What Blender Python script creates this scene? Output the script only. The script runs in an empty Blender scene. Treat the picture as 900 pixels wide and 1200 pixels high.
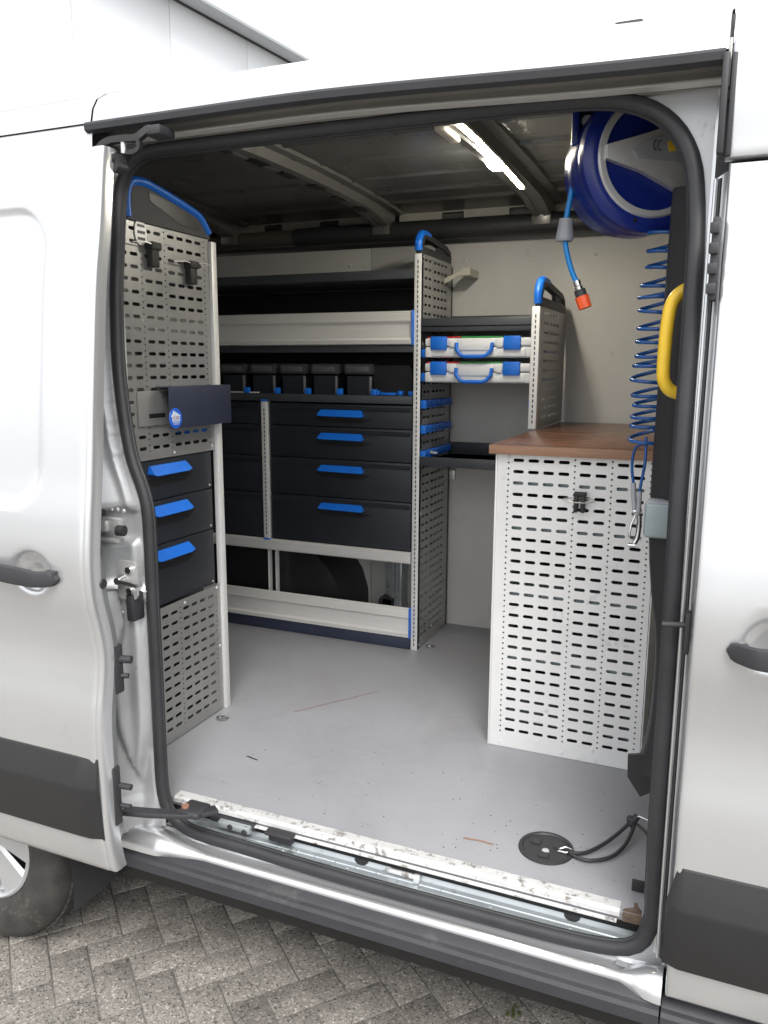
import bpy, bmesh, math, random
from mathutils import Vector, Matrix
random.seed(7)
sc = bpy.context.scene
COL = sc.collection
R = math.radians

# ------------------------------------------------------------------ camera, world, sun, exposure
cam = bpy.data.cameras.new('camera'); camo = bpy.data.objects.new('camera', cam); COL.objects.link(camo)
sc.camera = camo
cam.sensor_fit = 'VERTICAL'; cam.sensor_height = 24.0; cam.lens = 24.0*935.72/1200.0
cam.clip_start = 0.05; cam.clip_end = 2000
yaw, pitch, roll = -0.40027, -0.18027, 0.00432
fw = Vector((math.sin(yaw)*math.cos(pitch), math.cos(yaw)*math.cos(pitch), math.sin(pitch)))
rt = fw.cross(Vector((0, 0, 1))).normalized(); up = rt.cross(fw)
c_, s_ = math.cos(roll), math.sin(roll)
rt, up = rt*c_+up*s_, up*c_-rt*s_
camo.matrix_world = Matrix(((rt.x, up.x, -fw.x, 0), (rt.y, up.y, -fw.y, 0), (rt.z, up.z, -fw.z, 1.81), (0, 0, 0, 1)))

SUN_EL, SUN_AZ = R(50), R(150)      # azimuth clockwise from +Y: the light comes over the photographer's shoulder
w = bpy.data.worlds.new('World'); sc.world = w; w.use_nodes = True
nt = w.node_tree; bg = nt.nodes['Background']
sky = nt.nodes.new('ShaderNodeTexSky'); sky.sky_type = 'NISHITA'; sky.sun_disc = False
sky.sun_elevation = SUN_EL; sky.sun_rotation = SUN_AZ; sky.dust_density = 4.0; sky.air_density = 1.0; sky.ozone_density = 1.0
hs = nt.nodes.new('ShaderNodeHueSaturation'); hs.inputs['Saturation'].default_value = 0.22
nt.links.new(sky.outputs[0], hs.inputs['Color']); ov = nt.nodes.new('ShaderNodeMix'); ov.data_type = 'RGBA'; ov.inputs[0].default_value = .7; ov.inputs[7].default_value = (4.6, 4.7, 4.85, 1)   # an even cloud layer over the sky
nt.links.new(hs.outputs[0], ov.inputs[6]); nt.links.new(ov.outputs[2], bg.inputs[0])
bg.inputs[1].default_value = 0.15
sl = bpy.data.lights.new('sun', 'SUN'); sl.energy = 1.0; sl.angle = R(25); sl.color = (1, .97, .93)
so = bpy.data.objects.new('sun', sl); COL.objects.link(so)
sd = Vector((math.sin(SUN_AZ)*math.cos(SUN_EL), math.cos(SUN_AZ)*math.cos(SUN_EL), math.sin(SUN_EL)))
so.rotation_euler = sd.to_track_quat('Z', 'Y').to_euler()
sc.view_settings.view_transform = 'Standard'; sc.view_settings.look = 'None'
sc.view_settings.gamma = 1; sc.view_settings.exposure = 1.22

# ------------------------------------------------------------------ materials
def mat(name, col, rough=.5, metal=0.0, var=.12, scale=12.0, bump=0.0, bscale=200.0, coat=0.0, rvar=.12, stretch=None, emit=None, dirt=None):
    m = bpy.data.materials.new(name); m.use_nodes = True; n = m.node_tree.nodes; l = m.node_tree.links
    b = n['Principled BSDF']; b.inputs['Metallic'].default_value = metal
    tc = n.new('ShaderNodeTexCoord'); mp = n.new('ShaderNodeMapping'); l.new(tc.outputs['Object'], mp.inputs[0])
    if stretch: mp.inputs['Scale'].default_value = stretch
    nz = n.new('ShaderNodeTexNoise'); nz.inputs['Scale'].default_value = scale; nz.inputs['Detail'].default_value = 6; nz.inputs['Roughness'].default_value = .62
    l.new(mp.outputs[0], nz.inputs['Vector'])
    cr = n.new('ShaderNodeValToRGB'); e = cr.color_ramp.elements
    e[0].position = .3; e[1].position = .7
    e[0].color = (*[c*(1-var) for c in col], 1); e[1].color = (*[min(1, c*(1+var)) for c in col], 1)
    l.new(nz.outputs['Fac'], cr.inputs[0]); out = cr.outputs[0]
    if dirt:     # (colour, scale, threshold, softness)
        dz = n.new('ShaderNodeTexNoise'); dz.inputs['Scale'].default_value = dirt[1]; dz.inputs['Detail'].default_value = 8; dz.inputs['Roughness'].default_value = .7
        l.new(tc.outputs['Object'], dz.inputs['Vector'])
        dr = n.new('ShaderNodeValToRGB'); d = dr.color_ramp.elements
        d[0].position = dirt[2]; d[1].position = dirt[2]+dirt[3]; d[0].color = (0, 0, 0, 1); d[1].color = (1, 1, 1, 1)
        mx = n.new('ShaderNodeMix'); mx.data_type = 'RGBA'; l.new(dz.outputs['Fac'], dr.inputs[0]); l.new(dr.outputs[0], mx.inputs[0])
        l.new(out, mx.inputs[6]); mx.inputs[7].default_value = (*dirt[0], 1); out = mx.outputs[2]
    l.new(out, b.inputs['Base Color'])
    mr = n.new('ShaderNodeMapRange'); mr.inputs[3].default_value = max(.02, rough-rvar*.5); mr.inputs[4].default_value = min(1, rough+rvar*.5)
    l.new(nz.outputs['Fac'], mr.inputs[0]); l.new(mr.outputs[0], b.inputs['Roughness'])
    if coat: b.inputs['Coat Weight'].default_value = coat; b.inputs['Coat Roughness'].default_value = .08
    if bump:
        bz = n.new('ShaderNodeTexNoise'); bz.inputs['Scale'].default_value = bscale; bz.inputs['Detail'].default_value = 4
        l.new(mp.outputs[0], bz.inputs['Vector'])
        bp = n.new('ShaderNodeBump'); bp.inputs['Strength'].default_value = bump; bp.inputs['Distance'].default_value = .002
        l.new(bz.outputs['Fac'], bp.inputs['Height']); l.new(bp.outputs[0], b.inputs['Normal'])
    if emit: b.inputs['Emission Color'].default_value = (*emit[0], 1); b.inputs['Emission Strength'].default_value = emit[1]
    return m

M = {}
M['paint'] = mat('silver_van_paint', (.66, .67, .68), .24, .68, .025, 3, coat=.5, rvar=.07, bump=.03, bscale=4, dirt=((.50, .49, .47), 5, .64, .20))
M['paint_in'] = mat('silver_primer_inside', (.50, .51, .52), .40, .45, .05, 9, coat=.3, rvar=.1, dirt=((.30, .29, .27), 14, .62, .10))
M['galv'] = mat('thinly_painted_steel', (.50, .54, .56), .33, .55, .10, 7, rvar=.2, dirt=((.16, .15, .13), 22, .60, .10))
M['roofin'] = mat('roof_silver_shade_darkened', (.20, .197, .182), .30, .5, .16, 6, rvar=.2)  # body silver darkened: the dimness under the roof is put into the colour
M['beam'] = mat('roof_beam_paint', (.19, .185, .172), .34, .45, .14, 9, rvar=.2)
M['channel'] = mat('channel_silver_shade_toned', (.42, .41, .39), .42, .3, .14, 9, stretch=(.2, 1, 1))  # body silver toned brownish, with the channel's shade painted in
M['rubber'] = mat('black_rubber', (.030, .031, .034), .48, 0, .15, 15, bump=.15, bscale=500)
M['blackp'] = mat('textured_black_plastic', (.036, .036, .040), .52, 0, .10, 9, bump=.35, bscale=900)
M['mould'] = mat('charcoal_side_moulding', (.022, .022, .023), .50, 0, .08, 6, bump=.45, bscale=900)
M['step'] = mat('charcoal_step_plastic', (.036, .037, .043), .50, 0, .14, 10, bump=.4, bscale=700, dirt=((.12, .11, .10), 9, .60, .25))
M['alu'] = mat('brushed_aluminium', (.84, .83, .80), .34, .35, .05, 30, stretch=(.06, 6, 6), rvar=.15)
M['alupost'] = mat('anodised_post', (.80, .80, .79), .42, .2, .05, 30)
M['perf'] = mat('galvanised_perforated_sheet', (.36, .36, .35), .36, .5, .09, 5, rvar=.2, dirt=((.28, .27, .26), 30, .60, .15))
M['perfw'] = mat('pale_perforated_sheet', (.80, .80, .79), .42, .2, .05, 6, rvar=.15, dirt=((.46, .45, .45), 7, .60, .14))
M['dark'] = mat('dark_grey_drawer', (.018, .021, .028), .42, .0, .10, 9, bump=.08, bscale=700)
M['shelf'] = mat('dark_grey_shelf_steel', (.055, .060, .068), .42, .2, .10, 10)
M['navy'] = mat('navy_sheet', (.026, .033, .060), .45, .0, .08, 8)
M['blue'] = mat('bright_blue_plastic', (.008, .15, .66), .38, 0, .06, 20)
M['blued'] = mat('deep_blue_plastic', (.006, .018, .17), .30, 0, .10, 12, rvar=.1)
M['cyan'] = mat('light_blue_hose', (.0, .22, .62), .32, 0, .06, 30)
M['coil'] = mat('translucent_blue_coil', (.012, .075, .26), .22, 0, .25, 30)
M['white'] = mat('case_white_plastic', (.72, .73, .74), .42, 0, .04, 20)
M['red'] = mat('red_plastic', (.50, .02, .02), .4); M['green'] = mat('green_plastic', (.03, .33, .06), .4)
M['yellow'] = mat('yellow_handle_plastic', (.80, .52, .035), .38, 0, .06, 20, bump=.1, bscale=300)
M['orange'] = mat('orange_plastic', (.80, .10, .02), .4)
M['greyp'] = mat('grey_plastic', (.30, .31, .34), .45)
M['boxg'] = mat('grey_green_lid', (.27, .33, .34), .40, 0, .06, 30)
M['silver'] = mat('satin_metal', (.66, .66, .65), .32, .5, .06, 30)
M['chrome'] = mat('scratched_steel', (.60, .60, .60), .22, 1, .08, 40)
M['floor'] = mat('grey_floor_coating', (.30, .30, .325), .45, 0, .05, 4, bump=.25, bscale=260, rvar=.16, dirt=((.17, .155, .15), 30, .70, .05))
M['trim'] = mat('worn_white_edge_trim', (.70, .70, .70), .42, .2, .07, 30, stretch=(.4, 4, 4), dirt=((.24, .22, .20), 44, .53, .10))
M['lining'] = mat('grey_wall_board', (.56, .55, .525), .5, 0, .06, 3, bump=.05, bscale=200, dirt=((.33, .32, .30), 7, .62, .12))
M['cream'] = mat('cream_rail_paint', (.46, .44, .38), .45, .2, .10, 9)
M['bench'] = None
M['tyre'] = mat('dusty_tyre', (.042, .039, .036), .75, 0, .40, 14, bump=.5, bscale=90, dirt=((.20, .18, .16), 16, .58, .18))
M['rim'] = mat('silver_wheel_paint', (.58, .59, .60), .35, .5, .05, 9)
M['curtain'] = mat('black_vinyl_cover', (.022, .022, .024), .55, 0, .15, 7, bump=.3, bscale=300)
M['void'] = mat('black_arch_cover', (.014, .014, .015), .35, 0, .2, 9)
M['wallb'] = mat('white_cladding_sheet', (.78, .80, .82), .5, 0, .02, 1)
M['eave'] = mat('grey_eave_metal', (.46, .49, .51), .5, .1, .04, 2)
M['eavel'] = mat('light_eave_edge', (.42, .44, .45), .5, .1, .04, 2)
M['led'] = mat('led_strip', (1, .95, .8), .4, emit=((1, .91, .72), 60.0))
M['ledw'] = mat('led_lens', (1, 1, 1), .4, emit=((1, .97, .88), 120.0))
M['lamp_body'] = mat('pale_lamp_housing', (.62, .58, .50), .45)
M['stk'] = mat('sticker_blue', (.02, .12, .62), .35); M['stw'] = mat('sticker_white', (.62, .70, .85), .4)
M['wood_stain'] = mat('rusty_mark', (.30, .13, .06), .7)

def floor_mat():
    m = mat('grey_floor_coating', (.300, .303, .326), .42, 0, .07, 2.2, bump=.25, bscale=260, rvar=.28, dirt=((.19, .175, .165), 26, .685, .05))
    n = m.node_tree.nodes; l = m.node_tree.links; b = n['Principled BSDF']; src = b.inputs['Base Color'].links[0].from_socket
    tc = n.new('ShaderNodeTexCoord')
    def layer(src, sc_, rot, st, lo, hi, col, fac):
        mp = n.new('ShaderNodeMapping'); mp.inputs['Scale'].default_value = st; mp.inputs['Rotation'].default_value = (0, 0, rot); l.new(tc.outputs['Object'], mp.inputs[0])
        nz = n.new('ShaderNodeTexNoise'); nz.inputs['Scale'].default_value = sc_; nz.inputs['Detail'].default_value = 9; nz.inputs['Roughness'].default_value = .72; nz.inputs['Distortion'].default_value = .6; l.new(mp.outputs[0], nz.inputs['Vector'])
        r = n.new('ShaderNodeMapRange'); r.inputs[1].default_value = lo; r.inputs[2].default_value = hi; r.inputs[4].default_value = fac; l.new(nz.outputs['Fac'], r.inputs[0])
        x = n.new('ShaderNodeMix'); x.data_type = 'RGBA'; l.new(r.outputs[0], x.inputs[0]); l.new(src, x.inputs[6]); x.inputs[7].default_value = (*col, 1); return x.outputs[2]
    src = layer(src, 3.0, .5, (1, 1, 1), .50, .72, (.24, .235, .245), .55)
    src = layer(src, 5.0, .9, (1, 14, 1), .60, .70, (.20, .19, .19), .45)
    src = layer(src, 5.0, -.5, (1, 18, 1), .62, .72, (.44, .44, .46), .5)
    src = layer(src, 60, 0, (1, 1, 1), .64, .72, (.18, .17, .165), .6)
    l.new(src, b.inputs['Base Color']); return m
M['floor'] = floor_mat()
def wood():
    m = mat('brown_wood_laminate', (.165, .072, .040), .28, 0, .45, 5.0, stretch=(.45, 14, 14), rvar=.25, dirt=((.10, .044, .026), 9.0, .52, .25))
    return m
M['bench'] = wood()
M['benchedge'] = mat('plywood_edge', (.34, .19, .115), .5, 0, .25, 9, stretch=(1, 1, 22))

def aggregate(name, base, joint=False):
    m = bpy.data.materials.new(name); m.use_nodes = True; n = m.node_tree.nodes; l = m.node_tree.links
    b = n['Principled BSDF']; b.inputs['Roughness'].default_value = .85
    tc = n.new('ShaderNodeTexCoord'); ge = n.new('ShaderNodeNewGeometry')
    v = n.new('ShaderNodeTexVoronoi'); v.inputs['Scale'].default_value = 190; l.new(ge.outputs['Position'], v.inputs['Vector'])
    cr = n.new('ShaderNodeValToRGB'); cr.color_ramp.interpolation = 'CONSTANT'
    el = cr.color_ramp.elements
    el[0].position = 0; el[0].color = (*[c*.42 for c in base], 1)
    el[1].position = .10; el[1].color = (*[c*.80 for c in base], 1)
    for p, k in ((.30, 1.0), (.55, 1.12), (.72, .90), (.86, 1.35), (.95, 1.8)):
        x = el.new(p); x.color = (*[min(.85, c*k) for c in base], 1)
    sep = n.new('ShaderNodeSeparateColor'); l.new(v.outputs['Color'], sep.inputs[0]); l.new(sep.outputs[0], cr.inputs[0])
    nz = n.new('ShaderNodeTexNoise'); nz.inputs['Scale'].default_value = 5; nz.inputs['Detail'].default_value = 7; l.new(ge.outputs['Position'], nz.inputs['Vector'])
    r2 = n.new('ShaderNodeValToRGB'); r2.color_ramp.elements[0].position = .3; r2.color_ramp.elements[1].position = .72
    r2.color_ramp.elements[0].color = (.74, .725, .70, 1); r2.color_ramp.elements[1].color = (1.15, 1.13, 1.1, 1)
    l.new(nz.outputs['Fac'], r2.inputs[0])
    mx = n.new('ShaderNodeMix'); mx.data_type = 'RGBA'; mx.blend_type = 'MULTIPLY'; mx.inputs[0].default_value = 1
    l.new(cr.outputs[0], mx.inputs[6]); l.new(r2.outputs[0], mx.inputs[7])
    oi = n.new('ShaderNodeObjectInfo'); mr = n.new('ShaderNodeMapRange'); mr.inputs[3].default_value = .93; mr.inputs[4].default_value = 1.07
    l.new(oi.outputs['Random'], mr.inputs[0])
    m2 = n.new('ShaderNodeMix'); m2.data_type = 'RGBA'; m2.blend_type = 'MULTIPLY'; m2.inputs[0].default_value = 1
    l.new(mx.outputs[2], m2.inputs[6]); l.new(mr.outputs[0], m2.inputs[7]); l.new(m2.outputs[2], b.inputs['Base Color'])
    bp = n.new('ShaderNodeBump'); bp.inputs['Strength'].default_value = .6; bp.inputs['Distance'].default_value = .002
    l.new(v.outputs['Distance'], bp.inputs['Height']); l.new(bp.outputs[0], b.inputs['Normal'])
    return m
M['paver'] = aggregate('exposed_aggregate_concrete', (.270, .254, .232))
M['sand'] = mat('jointing_sand', (.19, .178, .16), .95, 0, .35, 30, bump=.5, bscale=300, dirt=((.05, .065, .03), 6, .62, .1))

# ------------------------------------------------------------------ object helpers
def setp(o, label=None, cat=None, group=None, kind=None):
    if label: o['label'] = label
    if cat: o['category'] = cat
    if group: o['group'] = group
    if kind: o['kind'] = kind
    return o
def empty(name, loc=(0, 0, 0), rotz=0, **k):
    o = bpy.data.objects.new(name, None); COL.objects.link(o); o.location = loc; o.rotation_euler = (0, 0, rotz); o.empty_display_size = .1
    return setp(o, **k)
class MB:
    def __init__(s): s.bm = bmesh.new()
    def box(s, x0, x1, y0, y1, z0, z1, bev=0.0, rot=None, seg=2):
        g = bmesh.ops.create_cube(s.bm, size=1); vs = g['verts']
        c = Vector(((x0+x1)/2, (y0+y1)/2, (z0+z1)/2))
        for v in vs: v.co = Vector((v.co.x*(x1-x0), v.co.y*(y1-y0), v.co.z*(z1-z0)))
        if bev:
            es = {e for v in vs for e in v.link_edges}
            r = bmesh.ops.bevel(s.bm, geom=list(es), offset=bev, segments=seg, affect='EDGES', profile=.5)
            vs = list({v for f in r['faces'] for v in f.verts} | {v for v in vs if v.is_valid})
        for v in vs: v.co = (rot @ v.co if rot else v.co)+c
        return s
    def cyl(s, p0, p1, r, r2=None, n=16, cap=True):
        p0, p1 = Vector(p0), Vector(p1); d = (p1-p0); q = d.normalized().to_track_quat('Z', 'Y')
        r2 = r if r2 is None else r2; A = []; B = []
        for i in range(n):
            a = 2*math.pi*i/n; u = Vector((math.cos(a), math.sin(a), 0))
            A.append(s.bm.verts.new(p0+q@(u*r))); B.append(s.bm.verts.new(p1+q@(u*r2)))
        for i in range(n): s.bm.faces.new((A[i], A[(i+1) % n], B[(i+1) % n], B[i]))
        if cap: s.bm.faces.new(A[::-1]); s.bm.faces.new(B)
        return s
    def tube(s, pts, r, n=10, closed=False, sect=None, cap=True):
        pts = [Vector(p) for p in pts]; N = len(pts); rings = []; prev = None
        for i, p in enumerate(pts):
            a = pts[(i-1) % N] if (closed or i > 0) else p; b = pts[(i+1) % N] if (closed or i < N-1) else p
            t = (b-a).normalized()
            if prev is None:
                ref = Vector((0, -1, 0)) if abs(t.y) < .9 else Vector((0, 0, 1)); nn = (ref-t*ref.dot(t)).normalized()
            else: nn = (prev-t*prev.dot(t)).normalized()
            prev = nn; bb = t.cross(nn)
            rr = r[i] if isinstance(r, (list, tuple)) else r
            if sect: rings.append([s.bm.verts.new(p+nn*u+bb*v) for u, v in sect])
            else: rings.append([s.bm.verts.new(p+(nn*math.cos(2*math.pi*k/n)+bb*math.sin(2*math.pi*k/n))*rr) for k in range(n)])
        m = len(rings[0])
        for i in range(N if closed else N-1):
            A, B = rings[i], rings[(i+1) % N]
            for k in range(m): s.bm.faces.new((A[k], A[(k+1) % m], B[(k+1) % m], B[k]))
        if not closed and cap: s.bm.faces.new(rings[0][::-1]); s.bm.faces.new(rings[-1])
        return s
    def prism(s, poly, axis, a0, a1):
        """poly: 2-D points in the two other axes (x,z for 'y'; y,z for 'x'; x,y for 'z')"""
        f = {'x': lambda p, a: (a, p[0], p[1]), 'y': lambda p, a: (p[0], a, p[1]), 'z': lambda p, a: (p[0], p[1], a)}[axis]
        A = [s.bm.verts.new(f(p, a0)) for p in poly]; B = [s.bm.verts.new(f(p, a1)) for p in poly]; n = len(poly)
        s.bm.faces.new(A); s.bm.faces.new(B[::-1])
        for i in range(n): s.bm.faces.new((A[i], B[i], B[(i+1) % n], A[(i+1) % n]))
        return s
    def grid(s, rows):
        V = [[s.bm.verts.new(p) for p in r] for r in rows]
        for i in range(len(V)-1):
            for j in range(len(V[0])-1): s.bm.faces.new((V[i][j], V[i][j+1], V[i+1][j+1], V[i+1][j]))
        return s
    def lathe(s, prof, M4, n=32):
        """prof (r, h) about the local z of M4"""
        R_ = []
        for r, h in prof: R_.append([s.bm.verts.new(M4@Vector((r*math.cos(2*math.pi*k/n), r*math.sin(2*math.pi*k/n), h))) for k in range(n)])
        for i in range(len(R_)-1):
            for k in range(n): s.bm.faces.new((R_[i][k], R_[i][(k+1) % n], R_[i+1][(k+1) % n], R_[i+1][k]))
        return s
    def build(s, name, m, parent=None, smooth=30, loc=None, **k):
        bmesh.ops.remove_doubles(s.bm, verts=s.bm.verts, dist=1e-5)
        bmesh.ops.recalc_face_normals(s.bm, faces=s.bm.faces)
        me = bpy.data.meshes.new(name)
        org = Vector(loc) if loc else Vector((0, 0, 0))
        if loc: bmesh.ops.translate(s.bm, verts=s.bm.verts, vec=-org)
        s.bm.to_mesh(me); s.bm.free()
        if smooth: me.shade_smooth(); me.set_sharp_from_angle(angle=R(smooth))
        for mm in (m if isinstance(m, list) else [m]): me.materials.append(mm)
        o = bpy.data.objects.new(name, me); COL.objects.link(o); o.location = org
        if parent: o.parent = parent
        return setp(o, **k)
def bx(name, m, parent, x0, x1, y0, y1, z0, z1, bev=.001, **k): return MB().box(x0, x1, y0, y1, z0, z1, bev).build(name, m, parent, **k)
def inst(o, loc=None, parent=None, rot=None, **k):
    c = o.copy(); COL.objects.link(c)
    if loc is not None: c.location = loc
    if rot is not None: c.rotation_euler = rot
    if parent is not None: c.parent = parent
    return setp(c, **k)
def copy_tree(root, loc, label=None):
    def rec(o, par):
        c = o.copy(); COL.objects.link(c); c.parent = par
        for ch in [q for q in KIDS.get(o.name, [])]: rec(ch, c)
        return c
    c = rec(root, None); c.location = loc
    if label: c['label'] = label
    return c
KIDS = {}
def kids():
    KIDS.clear()
    for o in bpy.data.objects:
        if o.parent: KIDS.setdefault(o.parent.name, []).append(o)
def ss(a, b, x):
    t = max(0.0, min(1.0, (x-a)/(b-a))) if a != b else float(x > a); return t*t*(3-2*t)
def interp(T, z):
    if z <= T[0][0]: return T[0][1]
    for i in range(len(T)-1):
        if z <= T[i+1][0]:
            p0 = T[max(0, i-1)]; p1 = T[i]; p2 = T[i+1]; p3 = T[min(len(T)-1, i+2)]
            t = (z-p1[0])/(p2[0]-p1[0]); h = p2[0]-p1[0]
            m1 = (p2[1]-p0[1])/(p2[0]-p0[0])*h; m2 = (p3[1]-p1[1])/(p3[0]-p1[0])*h
            return (2*t**3-3*t*t+1)*p1[1]+(t**3-2*t*t+t)*m1+(-2*t**3+3*t*t)*p2[1]+(t**3-t*t)*m2
    return T[-1][1]

def smoothpath(p, k=4):
    P = [Vector(q) for q in p]; out = []
    for i in range(len(P)-1):
        a = P[max(0, i-1)]; b_ = P[i]; c = P[i+1]; d = P[min(len(P)-1, i+2)]
        for j in range(k):
            t = j/k; out.append(.5*((2*b_)+(c-a)*t+(2*a-5*b_+4*c-d)*t*t+(3*b_-a-3*c+d)*t**3))
    return out+[P[-1]]

# perforated sheet: cells across (u) and rows (v); real holes
def perf_sheet(cols, nrow, pitch, v_top, t=.0015, f=None, L=.0162, H=.0051, D=.0030, margin=(0, 0), skip=lambda c, r: False):
    """cols: list of (u_centre, kind) sorted in u; f(u,v,w)->xyz"""
    bm = bmesh.new()
    cents = [c[0] for c in cols]; edges = [cents[0]-.012 if cols[0][1] == 'd' else cents[0]-.022]
    for i in range(len(cols)-1):
        a, b = cols[i], cols[i+1]; wa = .022 if a[1] == 's' else .010; wb = .022 if b[1] == 's' else .010
        edges.append(a[0]+(b[0]-a[0])*wa/(wa+wb))
    edges.append(cents[-1]+(.012 if cols[-1][1] == 'd' else .022))
    P = lambda u, v, w_: bm.verts.new(f(u, v, w_))
    def cell(u0, u1, v0, v1, cu, cv, a, b, seg):
        if a is None:
            for w_ in (0, -t):
                q = [P(u0, v0, w_), P(u1, v0, w_), P(u1, v1, w_), P(u0, v1, w_)]; bm.faces.new(q if w_ == 0 else q[::-1])
            return
        arc = [(a-b+b*math.cos(k*math.pi/2/seg), b*math.sin(k*math.pi/2/seg)) for k in range(seg+1)]
        if a > b: arc.append((0, b))
        loop = [(cu+x, cv+y) for x, y in arc[:-1]]+[(cu-x, cv+y) for x, y in arc[::-1][:-1]]+[(cu-x, cv-y) for x, y in arc[:-1]]+[(cu+x, cv-y) for x, y in arc[::-1][:-1]]
        n = len(loop); q = n//4
        outer = [[(u1, cv), (u1, v1), (cu, v1)], [(cu, v1), (u0, v1), (u0, cv)], [(u0, cv), (u0, v0), (cu, v0)], [(cu, v0), (u1, v0), (u1, cv)]]
        for w_ in (0, -t):
            for k in range(4):
                inn = [loop[(k*q+i) % n] for i in range(q+1)]
                vs = [P(*p, w_) for p in outer[k]]+[P(*p, w_) for p in inn[::-1]]
                bm.faces.new(vs if w_ == 0 else vs[::-1])
        A = [P(*p, 0) for p in loop]; B = [P(*p, -t) for p in loop]
        for i in range(n): bm.faces.new((A[i], B[i], B[(i+1) % n], A[(i+1) % n]))
    for ci, (cu, kind) in enumerate(cols):
        u0, u1 = edges[ci], edges[ci+1]
        for r in range(nrow):
            cv = v_top-r*pitch; v0, v1 = cv-pitch/2, cv+pitch/2
            if kind == 's': cell(u0, u1, v0, v1, cu, cv, *( (None, None) if skip(ci, r) else (L, H)), 3)
            else:
                for k in (0, 1):
                    c2 = cv+pitch/4-k*pitch/2; cell(u0, u1, c2-pitch/4, c2+pitch/4, cu, c2, D, D, 2)
    bmesh.ops.remove_doubles(bm, verts=bm.verts, dist=1e-5)
    return bm, edges[0], edges[-1], v_top+pitch/2, v_top-(nrow-.5)*pitch
def perf_obj(name, m, parent, f, cols, nrow, pitch, v_top, ub, vb, t=.0015, **k):
    """panel with plain margins out to ub=(u0,u1), vb=(v0,v1)"""
    bm, e0, e1, vt, vbm = perf_sheet(cols, nrow, pitch, v_top, t, f, **k)
    def slab(u0, u1, v0, v1):
        if u1-u0 < 1e-4 or v1-v0 < 1e-4: return
        P = [[bm.verts.new(f(u, v, w_)) for u, v in ((u0, v0), (u1, v0), (u1, v1), (u0, v1))] for w_ in (0, -t)]
        bm.faces.new(P[0]); bm.faces.new(P[1][::-1])
        for i in range(4): bm.faces.new((P[0][i], P[1][i], P[1][(i+1) % 4], P[0][(i+1) % 4]))
    slab(ub[0], e0, vb[0], vb[1]); slab(e1, ub[1], vb[0], vb[1]); slab(e0, e1, vt, vb[1]); slab(e0, e1, vb[0], vbm)
    me = bpy.data.meshes.new(name); bm.to_mesh(me); bm.free(); me.materials.append(m)
    o = bpy.data.objects.new(name, me); COL.objects.link(o); o.parent = parent; return o

# ------------------------------------------------------------------ the ground
g = MB().grid([[(x, y, -.0055) for x in (-400, -6, 6, 400)] for y in (-400, -6, 6, 400)]).build('ground', M['sand'], None, smooth=0, kind='structure', label='grey herringbone concrete paving under the van')
W = .110; dU = Vector((-.764, .645, 0)); dV = Vector((.645, .764, 0)); dU.normalize(); dV.normalize()
org = Vector((-.893, 1.854, 0))
def paver_mesh(w_, l_, seed):
    rr = random.Random(seed); b = MB(); gpx = .0020
    b.box(-l_/2+gpx, l_/2-gpx, -w_/2+gpx, w_/2-gpx, -.06, 0, .0032, seg=2)
    for v in b.bm.verts: v.co += Vector((rr.uniform(-.0007, .0007), rr.uniform(-.0007, .0007), rr.uniform(-.0005, .0005)))
    me = bpy.data.meshes.new('paver'); b.bm.to_mesh(me); b.bm.free(); me.materials.append(M['paver']); me.shade_smooth(); me.set_sharp_from_angle(angle=R(50)); return me
pms = [paver_mesh(W, 2*W, s) for s in range(6)]
cells = []
for i in range(-60, 60):
    for j in range(-60, 60):
        k = (i+j) % 4
        if k == 0: c = org+dU*((i+1)*W)+dV*((j+.5)*W); d = dU
        elif k == 2: c = org+dU*((i+.5)*W)+dV*((j+1)*W); d = dV
        else: continue
        cells.append((c, d))
focus = Vector((-.95, 1.35, 0))
cells = [c for c in cells if -5.2 < c[0].x < 3.2 and -1.5 < c[0].y < 4.6]
def seen_key(c):
    p = c[0]; back = max(0, p.y-2.35)*3
    return ((p.x-focus.x)*.75)**2+((p.y-1.5)*1.1)**2+back
cells.sort(key=seen_key)
rest = bmesh.new()
for n_, (c, d) in enumerate(cells):
    a = math.atan2(d.y, d.x)+random.uniform(-.006, .006)
    tilt = (random.uniform(-.006, .006), random.uniform(-.006, .006)); dz = random.uniform(-.0015, .0015)-.0015
    if n_ < 290:
        o = bpy.data.objects.new('paver', pms[n_ % 6]); COL.objects.link(o); o.location = (c.x, c.y, dz); o.rotation_euler = (tilt[0], tilt[1], a); o.parent = g
    else:
        me = pms[n_ % 6]; k0 = len(rest.verts); rest.from_mesh(me); rest.verts.ensure_lookup_table()
        mt = Matrix.Translation((c.x, c.y, dz))@Matrix.Rotation(a, 4, 'Z')
        for v in rest.verts[k0:]: v.co = mt@v.co
me = bpy.data.meshes.new('outer_pavers'); rest.to_mesh(me); rest.free(); me.materials.append(M['paver'])
o = bpy.data.objects.new('outer_pavers', me); COL.objects.link(o); o.parent = g; o['kind'] = 'stuff'
mo = MB()
for (x, y) in ((-.42, 1.985), (-.432, 1.970)):
    for k in range(6):
        px, py = x+random.uniform(-.012, .012), y+random.uniform(-.015, .015); mo.lathe([(.0001, .004), (.004, .003), (.006, -.003)], Matrix.Translation((px, py, 0)), 6)
mo.build('moss', mat('green_moss', (.07, .085, .03), .9, bump=.5), None, kind='stuff', label='small tuft of green moss in a paving joint', cat='moss')

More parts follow.
